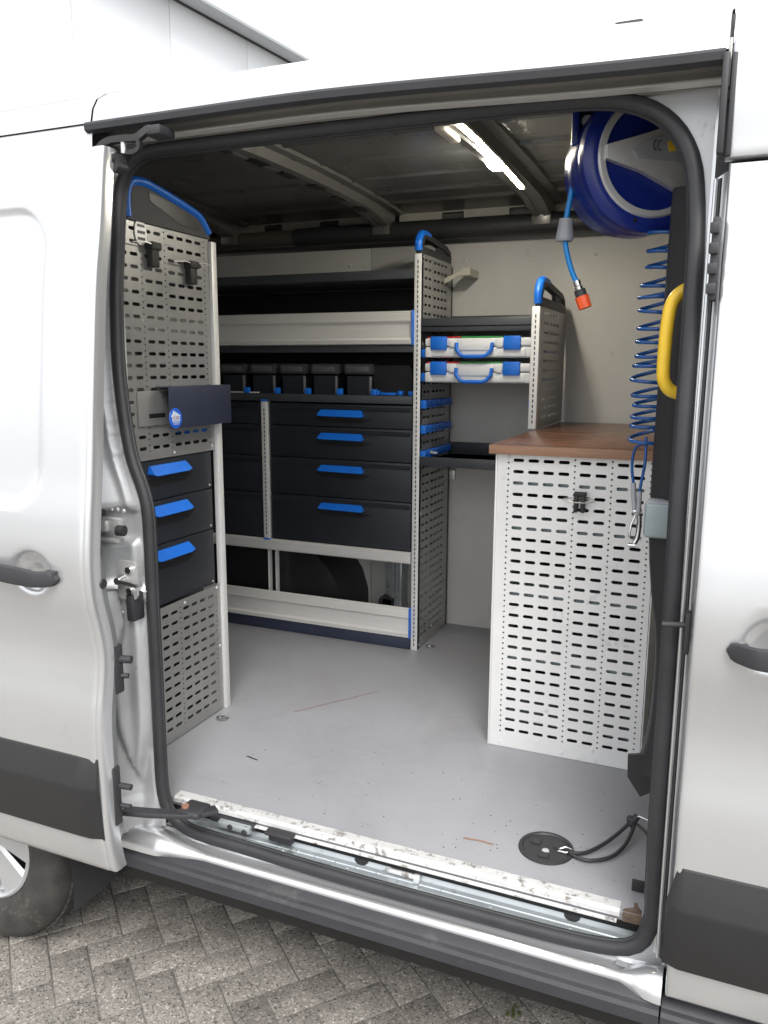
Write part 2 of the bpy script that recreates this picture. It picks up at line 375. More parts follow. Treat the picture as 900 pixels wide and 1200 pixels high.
# ------------------------------------------------------------------ background building
bd = empty('building', (-6.0, 9.0, 0), label='white clad building with a grey metal eave behind the van roof', cat='building')
p0 = Vector((-6.249, 8.452, 0)); dd = Vector((.119, .993, 0)).normalized(); nn_ = Vector((dd.y, -dd.x, 0))
def bw(name, m, a0, a1, off0, off1, z0, z1, bev=.004):
    b = MB(); b.box(a0, a1, off0, off1, z0, z1, bev)
    mt = Matrix.Translation(p0-Vector(bd.location))@Matrix(((dd.x, nn_.x, 0, 0), (dd.y, nn_.y, 0, 0), (0, 0, 1, 0), (0, 0, 0, 1)))
    for v in b.bm.verts: v.co = mt@v.co
    return b.build(name, m, bd)
for k in range(-6, 11): bw('wall_panel', M['wallb'], k*1.4-.10+.005, (k+1)*1.4-.10-.005, -.10, 0, 0, 6.0, .002)
bw('wall_core', M['wallb'], -8.4, 15.3, -6, -.104, 0, 6.0)
bw('eave', M['eave'], -8.5, 15.5, -6.1, .26, 6.003, 6.02, .002)
bw('eave_lip', M['eavel'], -8.5, 15.5, .262, .275, 5.99, 6.03, .002)
bw('eave_flashing', M['rubber'], -8.5, 15.5, .002, .03, 5.985, 6.0, .002)

# ------------------------------------------------------------------ the van
van = empty('van', (0, 1.6, 0), label='silver panel van with its side door slid open on a fitted workshop', cat='van')
van.location = (0, 0, 0)
PR = [(.45, 1.470), (.50, 1.454), (.53, 1.446), (.60, 1.434), (.70, 1.428), (.87, 1.426), (.95, 1.430), (1.03, 1.443), (1.10, 1.450), (1.17, 1.441), (1.25, 1.424), (1.33, 1.421), (1.43, 1.431), (1.55, 1.447), (1.77, 1.470), (2.0, 1.498), (2.14, 1.524), (2.31, 1.549), (2.39, 1.567), (2.45, 1.60)]
Pd = lambda z: interp(PR, z)
Pb = lambda z: interp(PR, z)+(.118 if z < 2.1 else .118-.045*ss(2.1, 2.39, z))       # fixed body side is further in than the opened door
ZR = [i/100 for i in range(50, 240, 2)]
def rrect(x, z, x0, x1, z0, z1, r):
    cx, cz = (x0+x1)/2, (z0+z1)/2; qx, qz = abs(x-cx)-(x1-x0)/2+r, abs(z-cz)-(z1-z0)/2+r
    return math.hypot(max(qx, 0), max(qz, 0))+min(max(qx, qz), 0)-r
# front door: skin with folded rear edge
def skin(name, x0, xs, z0, z1, prof, parent, left_edge=True, dfun=None, dz=.02, m='paint', **k):
    e = [(0, .055), (0, .010), (.0015, .004), (.004, .0012), (.009, 0)] if left_edge else [(0, 0)]
    X = [(x0+a, b) for a, b in e]+[(x, 0) for x in xs]
    n = int(round((z1-z0)/dz)); rows = []
    zs = [(z0, .03), (z0, .006), (z0+.002, .001), (z0+.007, 0)]+[(z0+(z1-z0)*i/n, 0) for i in range(1, n)]+[(z1-.007, 0), (z1-.002, .001), (z1, .006), (z1, .03)]
    for z, bz in zs: rows.append([(x, prof(z)+max(b, bz)+(dfun(x, z) if dfun else 0), z) for x, b in X])
    return MB().grid(rows).build(name, M[m], parent, smooth=50, **k)
hp = lambda x, z: .022*(1-ss(.55, 1.0, math.hypot((x-.115)/.058, (z-1.315)/.052)))
xs = [.01+i*.01 for i in range(30)]+[.35, .5, .8, 1.2]
fd = skin('front_door', -.025, xs, .525, 2.172, Pb, van, dfun=hp)
skin('front_roof_side', -.033, [.1, .5, 1.2], 2.180, 2.375, Pb, van)
# mouldings
def moulding(x0, x1, prof, parent, zb=.612, zt=.838, cut=.03):
    P = [(zt, .001), (zt-.003, -.004), (zt-.074, -.025), (zt-.080, -.026), (zt-.088, -.0255), (zb+.02, -.017), (zb+.004, -.012), (zb, .001)]
    b = MB()
    cols = [(x0, .02, .022), (x0+.006, .0, .010), (x0+cut, 0, 0)]+[(x0+cut+(x1-x0-cut)*i/6, 0, 0) for i in range(1, 7)]
    rows = []
    for z, o_ in P:
        rows.append([(x+(.0 if q > 2 else 0)+(cut*.6*ss(zt-.085, zt, z) if q < 2 else 0), prof(z)+min(o_+s_, .002), z) for q, (x, t_, s_) in enumerate(cols)])
    return b.grid(rows).build('side_moulding', M['mould'], parent, smooth=25)
moulding(-.036, 1.2, Pb, fd)
def handle(parent, x0, x1, zc, prof, tilt=0):
    pts = []; N = 14
    for i in range(N+1):
        t = i/N; x = x0+(x1-x0)*t; a = .5-.5*math.cos(min(1, min(t, 1-t)*6)*math.pi)
        pts.append((x, prof(zc)-.012-.026*a, zc+tilt*(t-.5)))
    pts = []; rows = []; N = 26
    for i in range(N+1):
        t = i/N; e = min(t, 1-t)*(x1-x0); a = ss(0, .055, e); k_ = math.sqrt(max(0, 1-(1-min(1, e/.022))**2))*.97+.03
        cx, cy, cz_ = x0+(x1-x0)*t, prof(zc)-.004-.030*a, zc+tilt*(t-.5)
        hh = (.0195+.004*ss(0, .12, e))*k_; dd_ = .011*(.4+.6*k_)
        S = [(-1, .55), (-.85, .85), (-.2, 1.0), (.6, .85), (1, .2), (1, -.2), (.6, -.85), (-.2, -1.0), (-.8, -.85), (-1, -.5)]
        rows.append([(cx, cy+u*dd_, cz_+v*hh) for u, v in S]+[(cx, cy+S[0][0]*dd_, cz_+S[0][1]*hh)])
    b = MB().grid(rows)
    for e in (x0+.022, x1-.022): b.box(e-.016, e+.016, prof(zc)-.016, prof(zc)+.010, zc-.014, zc+.014, .004)
    return b.build('door_handle', M['blackp'], parent, smooth=40)
handle(fd, .035, .235, 1.300, Pb)

# sliding door, slid back along the body
xs = [-2.75+i*.0115 for i in range(0, int(1.36/.0115))]
def door_relief(x, z):
    d = rrect(x, z, -2.60, -1.522, 1.470, 2.180, .10); w_ = .0085*(1-ss(-.009, .007, d))
    pk = .030*(1-ss(.45, 1.0, math.hypot((x+1.548)/.066, (z-1.305)/.056)))
    return w_+pk
def door_skin():
    e = [(-1.367+0, .045), (-1.366, .026), (-1.3665, .012), (-1.369, .006), (-1.3735, .0032), (-1.380, .0030), (-1.3825, .0042), (-1.385, .0035), (-1.3875, .0008), (-1.391, 0)]
    X = [(x, b) for x, b in e]+[(x, 0) for x in xs[::-1] if x < -1.394]
    rows = []
    zs = [(.512, .020), (.513, .006), (.517, .001)]+[(.53+i*.0118, 0) for i in range(int(1.775/.0118))]+[(2.306, .001), (2.310, .006), (2.311, .02)]
    for z, bz in zs: rows.append([(x, Pd(z)+max(b, bz)+door_relief(x, z), z) for x, b in X])
    return MB().grid(rows).build('sliding_door', M['paint'], van, smooth=60)
sdo = door_skin()
moulding_l = MB()
P = [(.838, 0), (.835, -.003), (.766, -.021), (.760, -.022), (.752, -.0215), (.632, -.014), (.616, -.010), (.612, 0)]
cols = [(-1.374, .019), (-1.378, .012), (-1.412, .001), (-1.44, 0), (-1.7, 0), (-2.1, 0), (-2.74, 0)]
moulding_l.grid([[(x-.004, Pd(z)+min(o_+s_, .003), z) for x, s_ in cols] for z, o_ in P]).build('side_moulding', M['mould'], sdo, smooth=25)
handle(sdo, -1.700, -1.452, 1.306, Pd, -.012)
# crease line beside the hem, inner return and seal of the door
MB().grid([[(-1.3672-(.002, .002, .010, .075)[k], Pd(z)+q, z) for k, q in enumerate((.026, .027+.036*(ss(.56, .62, z)*(1-ss(1.30, 1.42, z))), .030+.040*(ss(.56, .62, z)*(1-ss(1.30, 1.42, z)))  , .055))] for z in [.52+i*.03 for i in range(60)]]).build('door_edge_frame', mat('door_edge_grey', (.30, .31, .32), .45, .3), sdo, smooth=60)
MB().box(-2.74, -1.48, 1.572, 1.585, .56, 2.24, .004).build('inner_panel', M['paint_in'], sdo)
lt = MB().box(-1.380, -1.366, Pd(1.06)+.046, Pd(1.06)+.080, .985, 1.115, .006).cyl((-1.372, Pd(1.06)+.07, 1.075), (-1.340, Pd(1.06)+.078, 1.075), .010)
lt.cyl((-1.372, Pd(1.06)+.07, 1.03), (-1.352, Pd(1.06)+.078, 1.03), .007); lt.build('door_latch', M['blackp'], sdo)
b = MB().box(-1.380, -1.362, Pd(.72)+.035, Pd(.72)+.060, .640, .80, .004); b.cyl((-1.37, Pd(.72)+.055, .745), (-1.330, Pd(.72)+.06, .745), .008); b.cyl((-1.37, Pd(.72)+.055, .69), (-1.335, Pd(.72)+.06, .69), .006); b.build('guide_pins', M['blackp'], sdo)
MB().lathe([(.0001, .003), (.011, .003), (.013, 0)], Matrix.Translation((-1.367, Pd(1.29)+.050, 1.285))@Matrix.Rotation(R(90), 4, 'Y'), 14).build('rubber_plug', M['rubber'], sdo)
# upper and lower roller arms
b = MB(); b.tube(smoothpath([(-1.43, 1.60, 2.285), (-1.415, 1.60, 2.318), (-1.385, 1.60, 2.331), (-1.34, 1.60, 2.332), (-1.305, 1.60, 2.330), (-1.285, 1.605, 2.342), (-1.27, 1.61, 2.350)], 3), 0, sect=[(.008, .0075), (-.008, .0075), (-.008, -.0075), (.008, -.0075)])
b.tube(smoothpath([(-1.300, 1.60, 2.326), (-1.298, 1.60, 2.308), (-1.315, 1.60, 2.300), (-1.335, 1.60, 2.302)], 3), 0, sect=[(.007, .005), (-.007, .005), (-.007, -.005), (.007, -.005)])
b.build('upper_roller_arm', M['mould'], sdo, smooth=50)
bx('roller_block', M['blackp'], sdo, -1.288, -1.240, 1.60, 1.66, 2.334, 2.356, .005)
b = MB().cyl((-1.380, 1.585, 2.289), (-1.372, 1.625, 2.289), .0165).cyl((-1.392, 1.58, 2.293), (-1.388, 1.60, 2.293), .010).cyl((-1.372, 1.59, 2.275), (-1.366, 1.625, 2.275), .018, .014); b.build('arm_roller', M['rubber'], sdo)
MB().cyl((-1.345, 1.60, 2.300), (-1.345, 1.60, 2.325), .0065).build('roller_bolt', M['silver'], sdo)
b = MB(); b.tube(smoothpath([(-1.40, 1.53, .640), (-1.33, 1.548, .640), (-1.28, 1.562, .642), (-1.22, 1.590, .640), (-1.18, 1.640, .634)], 3), 0, sect=[(.014, .0065), (-.014, .0065), (-.017, 0), (-.014, -.0065), (.014, -.0065), (.017, 0)])
b.box(-1.262, -1.195, 1.575, 1.640, .632, .650, .006); b.build('lower_roller_arm', M['blackp'], sdo, smooth=50)
MB().cyl((-1.248, 1.597, .649), (-1.248, 1.597, .655), .010).build('copper_bolt', mat('copper', (.62, .32, .22), .4, .6), sdo)

# roof and body shell
roofp = [(1.640, 2.392), (1.648, 2.425), (1.665, 2.452), (1.70, 2.474), (1.76, 2.500), (1.9, 2.553), (2.2, 2.61), (2.61, 2.63), (3.02, 2.61), (3.32, 2.56), (3.5, 2.48), (3.56, 2.44), (3.60, 2.36)]
def crown(x): return -.030*ss(-1.0, -.0, x)
b = MB(); b.grid([[(x, y, z+crown(x)) for x in (-3.6, -2.8, -2.0, -1.476)] for y, z in roofp]); b.build('rear_roof', M['paint'], van, smooth=50)
b = MB(); rows = [[(x, y, z+crown(x)) for x in [-1.470+i*.08 for i in range(18)]+[-.040]] for y, z in roofp]
rows.insert(0, [(x, y+.012, z-.002) for x, y, z in rows[0]]); b.grid(rows).build('roof', M['paint'], van, smooth=50)
b = MB(); b.grid([[(x, y, z+crown(x)) for x in (-.033, .4, .9, 1.3)] for y, z in [(1.640, 2.400), (1.646, 2.425)]+roofp[1:]]); b.build('cab_roof', M['paint'], van, smooth=50)
b = MB(); b.grid([[(x, y, z-.012+crown(x)) for x in (-1.49, -.037)] for y, z in roofp[1:3]]); b.build('roof_joint', M['rubber'], van)
bx('roof_aerial', M['mould'], van, -.262, -.205, 1.79, 1.83, 2.47, 2.492, .006)
# rear body side behind the slid door, with wheel arch
b = MB(); WX, WZ, WR = -2.055, .35, .45
X = [-3.6+i*.03 for i in range(72)]
rows = []
for z in [.50+i*.03 for i in range(64)]: rows.append([(x, Pb(z)+.004, z) for x in X])
b.grid(rows)
bmesh.ops.delete(b.bm, geom=[f for f in b.bm.faces if math.hypot(f.calc_center_median().x-WX, f.calc_center_median().z-WZ) < WR], context='FACES')
b.build('rear_side_panel', M['paint'], van, smooth=50)
b = MB(); b.box(-3.6, -3.57, 1.6, 3.62, .5, 2.4); b.build('rear_doors', M['paint'], van)
b = MB(); b.box(-3.6, 1.3, 3.60, 3.63, .45, 2.38); b.build('far_side_panel', M['paint'], van)
b = MB(); b.box(.42, .45, 1.70, 3.6, .45, 2.5); b.build('bulkhead', M['lining'], van)
b = MB(); b.box(-3.55, 1.3, 1.72, 3.55, .38, .50); b.box(-1.62, 1.3, 1.70, 1.74, .30, .5); b.build('underbody_light_block', M['void'], van)  # dark box added below the floor to keep light from leaking in
b = MB(); b.lathe([(.45, -.02), (.45, .34), (.0001, .34)], Matrix.Translation((WX, 1.56, WZ))@Matrix.Rotation(R(-90), 4, 'X'), 32)
bmesh.ops.delete(b.bm, geom=[f for f in b.bm.faces if f.calc_center_median().z < .30], context='FACES'); b.build('wheel_arch_liner', M['blackp'], van)

# wheel
wh = MB(); mt = Matrix.Translation((WX, 1.60, WZ))@Matrix.Rotation(R(-90), 4, 'X')     # local z -> +y
wh.lathe([(.205, .02), (.213, .004), (.235, -.006), (.270, -.012), (.305, -.008), (.330, .004), (.343, .020), (.349, .040), (.351, .09), (.351, .15), (.347, .185), (.330, .205), (.29, .222), (.24, .215), (.205, .20)], mt, 64)
mtt = wh
whe = wh.build('wheel', M['tyre'], van, smooth=40)
b = MB()
for k in range(72):        # tread lugs
    a = 2*math.pi*k/72
    for j, h in enumerate((.052, .088, .124, .160)):
        q = mt@Matrix.Rotation(a+(.02 if j % 2 else 0), 4, 'Z')
        c = [q@Vector((r_, t_, hh)) for r_ in (.349, .3565) for t_, hh in ((-.012, h-.014), (.012, h-.014), (.012, h+.014), (-.012, h+.014))]
        vs = [b.bm.verts.new(p) for p in c]
        for f in ((4, 5, 6, 7), (0, 1, 5, 4), (1, 2, 6, 5), (2, 3, 7, 6), (3, 0, 4, 7)): b.bm.faces.new([vs[i] for i in f])
b.build('tread', M['tyre'], whe, smooth=0)
b = MB(); b.lathe([(.206, .022), (.207, .010), (.200, .006), (.192, .012), (.188, .03), (.175, .040), (.165, .055)], mt, 48)
b.lathe([(.0001, .02), (.05, .02), (.062, .028), (.072, .045)], mt, 32)
for k in range(7):
    a = 2*math.pi*k/7-.065; q = mt@Matrix.Rotation(a, 4, 'Z')
    for s_ in (0,):
        A = [q@Vector(p) for p in ((.055, -.028, .036), (.055, .028, .036), (.192, .070, .026), (.192, -.070, .026))]
        B = [q@Vector(p) for p in ((.055, -.020, .027), (.055, .020, .027), (.192, .058, .014), (.192, -.058, .014))]
        va = [b.bm.verts.new(p) for p in A]; vb = [b.bm.verts.new(p) for p in B]
        b.bm.faces.new(vb)
        for i in range(4): b.bm.faces.new((va[i], va[(i+1) % 4], vb[(i+1) % 4], vb[i]))
b.build('rim', M['rim'], whe, smooth=30)
MB().lathe([(.0001, .09), (.2, .09)], mt, 24).build('brake_disc', M['void'], whe)

# door opening: seal path (x, y, z)
SEAL = [(-.062, 1.645, .643), (-.064, 1.645, .69), (-.066, 1.645, .794), (-.067, 1.645, .873), (-.067, 1.645, 1.0), (-.067, 1.645, 1.103), (-.067, 1.645, 1.23), (-.068, 1.645, 1.358), (-.069, 1.645, 1.463), (-.070, 1.648, 1.56), (-.070, 1.657, 1.698), (-.071, 1.676, 1.86), (-.073, 1.697, 2.02), (-.077, 1.712, 2.101), (-.087, 1.725, 2.182), (-.106, 1.733, 2.234), (-.134, 1.739, 2.274), (-.172, 1.744, 2.305), (-.222, 1.747, 2.326), (-.28, 1.749, 2.337), (-.383, 1.75, 2.342), (-.528, 1.75, 2.344), (-.765, 1.751, 2.346), (-.95, 1.75, 2.346), (-1.112, 1.75, 2.346), (-1.25, 1.75, 2.346), (-1.324, 1.75, 2.346), (-1.390, 1.75, 2.343), (-1.434, 1.748, 2.330), (-1.462, 1.744, 2.304), (-1.477, 1.738, 2.262), (-1.480, 1.730, 2.21), (-1.477, 1.710, 2.092), (-1.472, 1.693, 2.001), (-1.467, 1.682, 1.91), (-1.460, 1.672, 1.828), (-1.442, 1.658, 1.719), (-1.420, 1.649, 1.61), (-1.403, 1.645, 1.555), (-1.386, 1.645, 1.513), (-1.372, 1.645, 1.470), (-1.365, 1.645, 1.425), (-1.364, 1.645, 1.32), (-1.365, 1.645, 1.204), (-1.365, 1.645, .988), (-1.365, 1.645, .8), (-1.365, 1.645, .70), (-1.361, 1.645, .638), (-1.345, 1.645, .590), (-1.305, 1.645, .556), (-1.25, 1.645, .543), (-1.183, 1.645, .540), (-1.062, 1.645, .537), (-.933, 1.645, .533), (-.692, 1.645, .530), (-.471, 1.645, .531), (-.269, 1.645, .533), (-.174, 1.645, .538), (-.11, 1.645, .552), (-.076, 1.645, .585)]
def rs(path, step=.03):     # resample a closed path
    P = [Vector(p) for p in path]; out = []
    n = len(P)
    for i in range(n):
        a, b_, c, d = P[i-1], P[i], P[(i+1) % n], P[(i+2) % n]; L = (c-b_).length; k = max(1, round(L/step))
        for j in range(k):
            t = j/k; out.append(.5*((2*b_)+(c-a)*t+(2*a-5*b_+4*c-d)*t*t+(3*b_-a-3*c+d)*t**3))
    return out
SP = rs(SEAL)
sect = [(.011*math.cos(a)*(1.25 if math.cos(a) > 0 else .8), .0165*math.sin(a)) for a in [2*math.pi*k/14 for k in range(14)]]
MB().tube(SP, 0, closed=True, sect=sect).build('door_seal', M['rubber'], van, smooth=70)
sect2 = [(-.004+.013*math.cos(a), .006*math.sin(a)) for a in [2*math.pi*k/8 for k in range(8)]]
cen = Vector((-.72, 1.7, 1.45))
def offs(p, d):
    q = Vector((p.x-(-.72), 0, p.z-1.45)); return p
# inner lip of the seal
def normal2(i):
    a, b_ = SP[i-1], SP[(i+1) % len(SP)]; t = b_-a; n_ = Vector((t.z, 0, -t.x)).normalized()
    return n_      # path runs up the right side then left: this points outward (+x on the right)
LIP = [SP[i]-normal2(i)*.014+Vector((0, .006, 0)) for i in range(len(SP))]
MB().tube(LIP, .0055, 6, closed=True).build('seal_lip', M['rubber'], van, smooth=70)

# frame plate around the seal
def outer_pt(i):
    p = SP[i]; n_ = normal2(i); X0, X1, Z0, Z1 = -1.62, -.022, .515, 2.372
    t = 9
    if n_.x > 1e-4: t = min(t, (X1-p.x)/n_.x)
    if n_.x < -1e-4: t = min(t, (X0-p.x)/n_.x)
    if n_.z > 1e-4: t = min(t, (Z1-p.z)/n_.z)
    if n_.z < -1e-4: t = min(t, (Z0-p.z)/n_.z)
    return p+n_*max(t, .002)
idx = [i for i in range(len(SP)) if (SP[i].x > -.30 and SP[i].z > .54)]
idx = [i for i in idx if i > len(SP)*.6]+[i for i in idx if i <= len(SP)*.6]
rows = []
for i in idx:
    a = SP[i]+Vector((0, .006, 0)); o_ = outer_pt(i); o_ = Vector((o_.x, a.y-.0, o_.z)); 
    rows.append([a, a.lerp(o_, .5), o_, o_+Vector((0, -.02, 0))])
MB().grid(rows).build('front_pillar', M['paint_in'], van, smooth=50)
fpz = [.56+i*.05 for i in range(33)]
yy_ = lambda z: interp([(.5, 1.645), (1.46, 1.645), (1.7, 1.657), (1.86, 1.676), (2.02, 1.697), (2.18, 1.725), (2.4, 1.75)], z)
rows = [[(-.056, yy_(z), z), (-.050, yy_(z)-.002, z), (-.040, yy_(z)-.003, z), (-.030, yy_(z)-.004, z), (-.018, yy_(z)-.004, z)] for z in fpz+[2.2, 2.25, 2.3, 2.34]]
MB().grid(rows).build('pillar_flange', M['paint'], van)
MB().tube([(-.0465, yy_(z)-.010, z) for z in fpz], .0045, 8).build('pillar_bead', M['paint'], van)
MB().tube([(-.0385, yy_(z)-.012, z) for z in fpz], .0038, 6).build('pillar_gap_shade', M['rubber'], van)  # dark tube standing in for the shaded gap next to the bead
MB().tube([(-.0330, yy_(z)-.03, z) for z in fpz], .0030, 6).build('door_edge_bead', M['paint_in'], van)
b = MB(); b.box(-.048, -.036, 1.62, 1.665, 2.185, 2.352, .003); b.box(-.033, -.024, 1.628, 1.66, 2.182, 2.352, .002); b.build('corner_rubber', M['rubber'], van)
b = MB(); b.box(-.044, -.030, 1.600, 1.645, 1.93, 2.075, .004)
for z in (1.95, 1.985, 2.02, 2.055): b.box(-.047, -.031, 1.592, 1.602, z-.010, z+.010, .003)
b.build('front_door_catch', M['blackp'], van)
MB().cyl((-.035, 1.60, 1.318), (-.082, 1.60, 1.314), .0055).box(-.040, -.030, 1.59, 1.62, 1.26, 1.345, .003).build('guide_pin', M['blackp'], van)
# header: strip, channel, rail
hx = [-1.485+i*.08 for i in range(18)]+[-.044]
cz = lambda x: -.030*ss(-1.0, -.0, x)
def sweep(poly, name, m, x=hx, **k):
    rows = [[(xx, y, z+cz(xx)) for y, z in poly] for xx in x]; return MB().grid(rows).build(name, m, van, smooth=25, **k)
sweep([(1.652, 2.395), (1.630, 2.391), (1.626, 2.385), (1.628, 2.372), (1.640, 2.366), (1.652, 2.370)], 'gutter_seal', M['rubber'])
sweep([(1.652, 2.370), (1.660, 2.392), (1.738, 2.396), (1.742, 2.390), (1.742, 2.361), (1.760, 2.356)], 'roller_channel', M['channel'])
sweep([(1.735, 2.3700), (1.712, 2.3700), (1.709, 2.367), (1.709, 2.3635), (1.735, 2.3620)], 'roller_rail', M['alu'])
bx('channel_end', M['channel'], van, -.040, -.034, 1.64, 1.75, 2.30, 2.38)
# rear pillar: pressed steel height field
def sx(z):
    best = min((p for p in SP if p.x < -1.2 and (p.z > .6)), key=lambda p: abs(p.z-z)); return best.x
def sy(z): return yy_(z)
rows = []
NZ, NX = 170, 46
for i in range(NZ+1):
    z = .535+(2.33-.535)*i/NZ; xe = sx(z)-.004; row = []
    for j in range(NX+1):
        t = j/NX; x = -1.64+(xe+1.64)*t; d = xe-x        # distance from the seal
        y = sy(z)+.006
        # general fall outwards to the body side
        fall = .070*ss(.045, .12, d)
        up_ = ss(1.43, 1.45, z)                          # upper pressing above the lip
        upper = .032*ss(.018, .040, d)*(1-ss(2.15, 2.30, z)*.5)
        mid = ss(1.18, 1.20, z)*(1-ss(1.352, 1.362, z))   # striker pad
        midh = .022*ss(.022+.02*ss(1.33, 1.2, z), .040, d)
        # lower bulge: widens below 1.15 and ends in a point at .70
        lw = interp([(.55, .0), (.70, .004), (.76, .020), (.85, .038), (1.0, .040), (1.10, .030), (1.18, .016), (1.25, .02)], z)
        lc = interp([(.55, .055), (.70, .052), (.85, .050), (1.0, .050), (1.12, .040), (1.25, .060)], z)
        low = 0
        if z < 1.25: low = .030*(1-ss(lw*.55, lw+.010, abs(d-lc)))*ss(.66, .74, z)*(1-ss(1.20, 1.25, z))+.012*ss(.010, .018, d)
        rec = .0
        y -= up_*upper+(1-up_)*mid*midh+(1-up_)*low
        y -= fall*(1-.5*(1-up_)*ss(1.16, 1.3, z))
        # foot flare into the sill
        y -= .02*(1-ss(.56, .66, z))*ss(.0, .05, d)
        row.append((x, y, z))
    rows.append(row)
rp = MB().grid(rows).build('rear_pillar', M['paint_in'], van, smooth=60)
b = MB().prism([(-1.420, 1.208), (-1.372, 1.212), (-1.366, 1.222), (-1.366, 1.300), (-1.372, 1.312), (-1.420, 1.312), (-1.428, 1.30), (-1.428, 1.22)], 'y', 1.590, 1.597)
b.build('striker_plate', M['silver'], rp, smooth=0)
b = MB().cyl((-1.410, 1.59, 1.262), (-1.410, 1.565, 1.262), .014, .009).cyl((-1.412, 1.567, 1.262), (-1.345, 1.567, 1.256), .0055).cyl((-1.385, 1.59, 1.290), (-1.385, 1.580, 1.290), .009).cyl((-1.385, 1.59, 1.235), (-1.385, 1.580, 1.235), .009)
b.build('striker_pin', M['chrome'], rp)
bx('bump_stop', M['rubber'], rp, -1.402, -1.376, 1.585, 1.63, 1.150, 1.225, .006)
b = MB().box(-1.475, -1.400, 1.575, 1.60, 1.385, 1.425, .004).box(-1.485, -1.405, 1.57, 1.60, 1.362, 1.372, .003).box(-1.46, -1.435, 1.565, 1.58, 1.39, 1.418, .003)
b.build('centre_roller', M['silver'], rp)
b = MB().box(-1.480, -1.462, 1.545, 1.60, 1.405, 1.485, .004).cyl((-1.405, 1.575, 1.395), (-1.385, 1.577, 1.395), .014); b.build('roller_bracket', M['blackp'], rp)
b = MB().box(-1.52, -1.497, 1.645, 1.662, 2.03, 2.05, .003).box(-1.515, -1.497, 1.645, 1.662, 1.985, 1.996, .003); b.build('contact_buffer', M['rubber'], rp)
b = MB()
for (x, z) in ((-1.405, 1.17), (-1.43, 1.165), (-1.43, 1.442), (-1.41, 1.44), (-1.45, 1.441)): b.lathe([(.0001, -.002), (.004, -.001), (.006, .002)], Matrix.Translation((x, 1.605, z))@Matrix.Rotation(R(-90), 4, 'X'), 10)
b.build('pillar_rivets', M['silver'], rp)

# sill, step
slx = [-1.60, -1.45, -1.38, -1.34, -1.30, -1.2]+[-1.1+i*.1 for i in range(10)]+[-.12, -.09, -.065, -.045, -.032]
rows = []
for x in slx:
    e = max(ss(-1.24, -1.36, x) if x < -1.2 else 0, ss(-.13, -.045, x) if x > -.2 else 0)
    rows.append([(x, 1.655, .535), (x, 1.648, .512+.01*e), (x, 1.640, .508+.03*e), (x, 1.626, .509+.035*e), (x, 1.617, .5135+.035*e), (x, 1.610-.02*e, .512+.03*e), (x, 1.605-.03*e, .506), (x, 1.6035-.03*e, .494), (x, 1.608, .482)])
MB().grid(rows).build('sill', M['paint'], van, smooth=70)
def step(x0, x1):
    n = 16; b = MB(); P = [(1.612, .497), (1.600, .499), (1.584, .492), (1.580, .4885), (1.578, .4865), (1.576, .4885), (1.566, .486), (1.560, .478), (1.5595, .452), (1.566, .446), (1.60, .440), (1.64, .40), (1.70, .36)]
    b.grid([[(x0+(x1-x0)*i/n, y, z) for y, z in P] for i in range(n+1)]); return b.build('side_step', M['step'], van, smooth=28)
step(-1.66, -.034); step(-.030, 1.2)
# inner sill of the opening
b = MB()
rows = []
for x in [-1.36+i*.065 for i in range(20)]+[-.065]:
    rows.append([(x, 1.75, .553), (x, 1.712, .555), (x, 1.706, .552), (x, 1.701, .541), (x, 1.690, .5385), (x, 1.688, .5365), (x, 1.672, .536), (x, 1.664, .543), (x, 1.652, .541)])
b.grid(rows); fl0 = b.build('inner_sill', M['galv'], van, smooth=30)
b = MB()
for x in (-.78, -.24): b.lathe([(.0001, .0), (.012, .0)], Matrix.Translation((x, 1.7025, .5522))@Matrix.Scale(1.6, 4, (1, 0, 0))@Matrix.Rotation(R(70), 4, 'X'), 14)
b.build('drain_holes', M['void'], fl0)
for x0, x1, m_ in ((-1.20, -1.10, 'galv'), (-1.04, -.97, 'blackp')):
    bx('bracket', M[m_], fl0, x0, x1, 1.672, 1.700, .560, .580, .003)
b = MB().box(-1.235, -1.09, 1.685, 1.72, .563, .583, .004).cyl((-1.16, 1.68, .57), (-1.16, 1.668, .57), .008).cyl((-1.115, 1.68, .565), (-1.115, 1.668, .565), .008).box(-1.045, -.965, 1.66, 1.69, .582, .592, .003); b.build('roller_carriage', M['blackp'], fl0)
b = MB()
for k in range(9): b.box(-1.02+k*.058, -1.019+k*.058+.0015, 1.675, 1.700, .5375, .5415, 0)
for k in range(5): b.lathe([(.0001, .0015), (.004, .001), (.005, -.001)], Matrix.Translation((-1.0+k*.19, 1.682, .537)), 8)
b.build('sill_ribs', M['galv'], fl0, kind='stuff')
b = MB().box(-.70, -.62, 1.690, 1.700, .546, .556, .002).box(-.63, -.615, 1.684, 1.70, .540, .560, .002); b.build('cable_duct', M['trim'], fl0, kind='stuff')
bx('sill_gap_shade', M['void'], van, -1.37, -.07, 1.716, 1.74, .50, .5745, 0)  # black box in place of the shade inside the sill gap

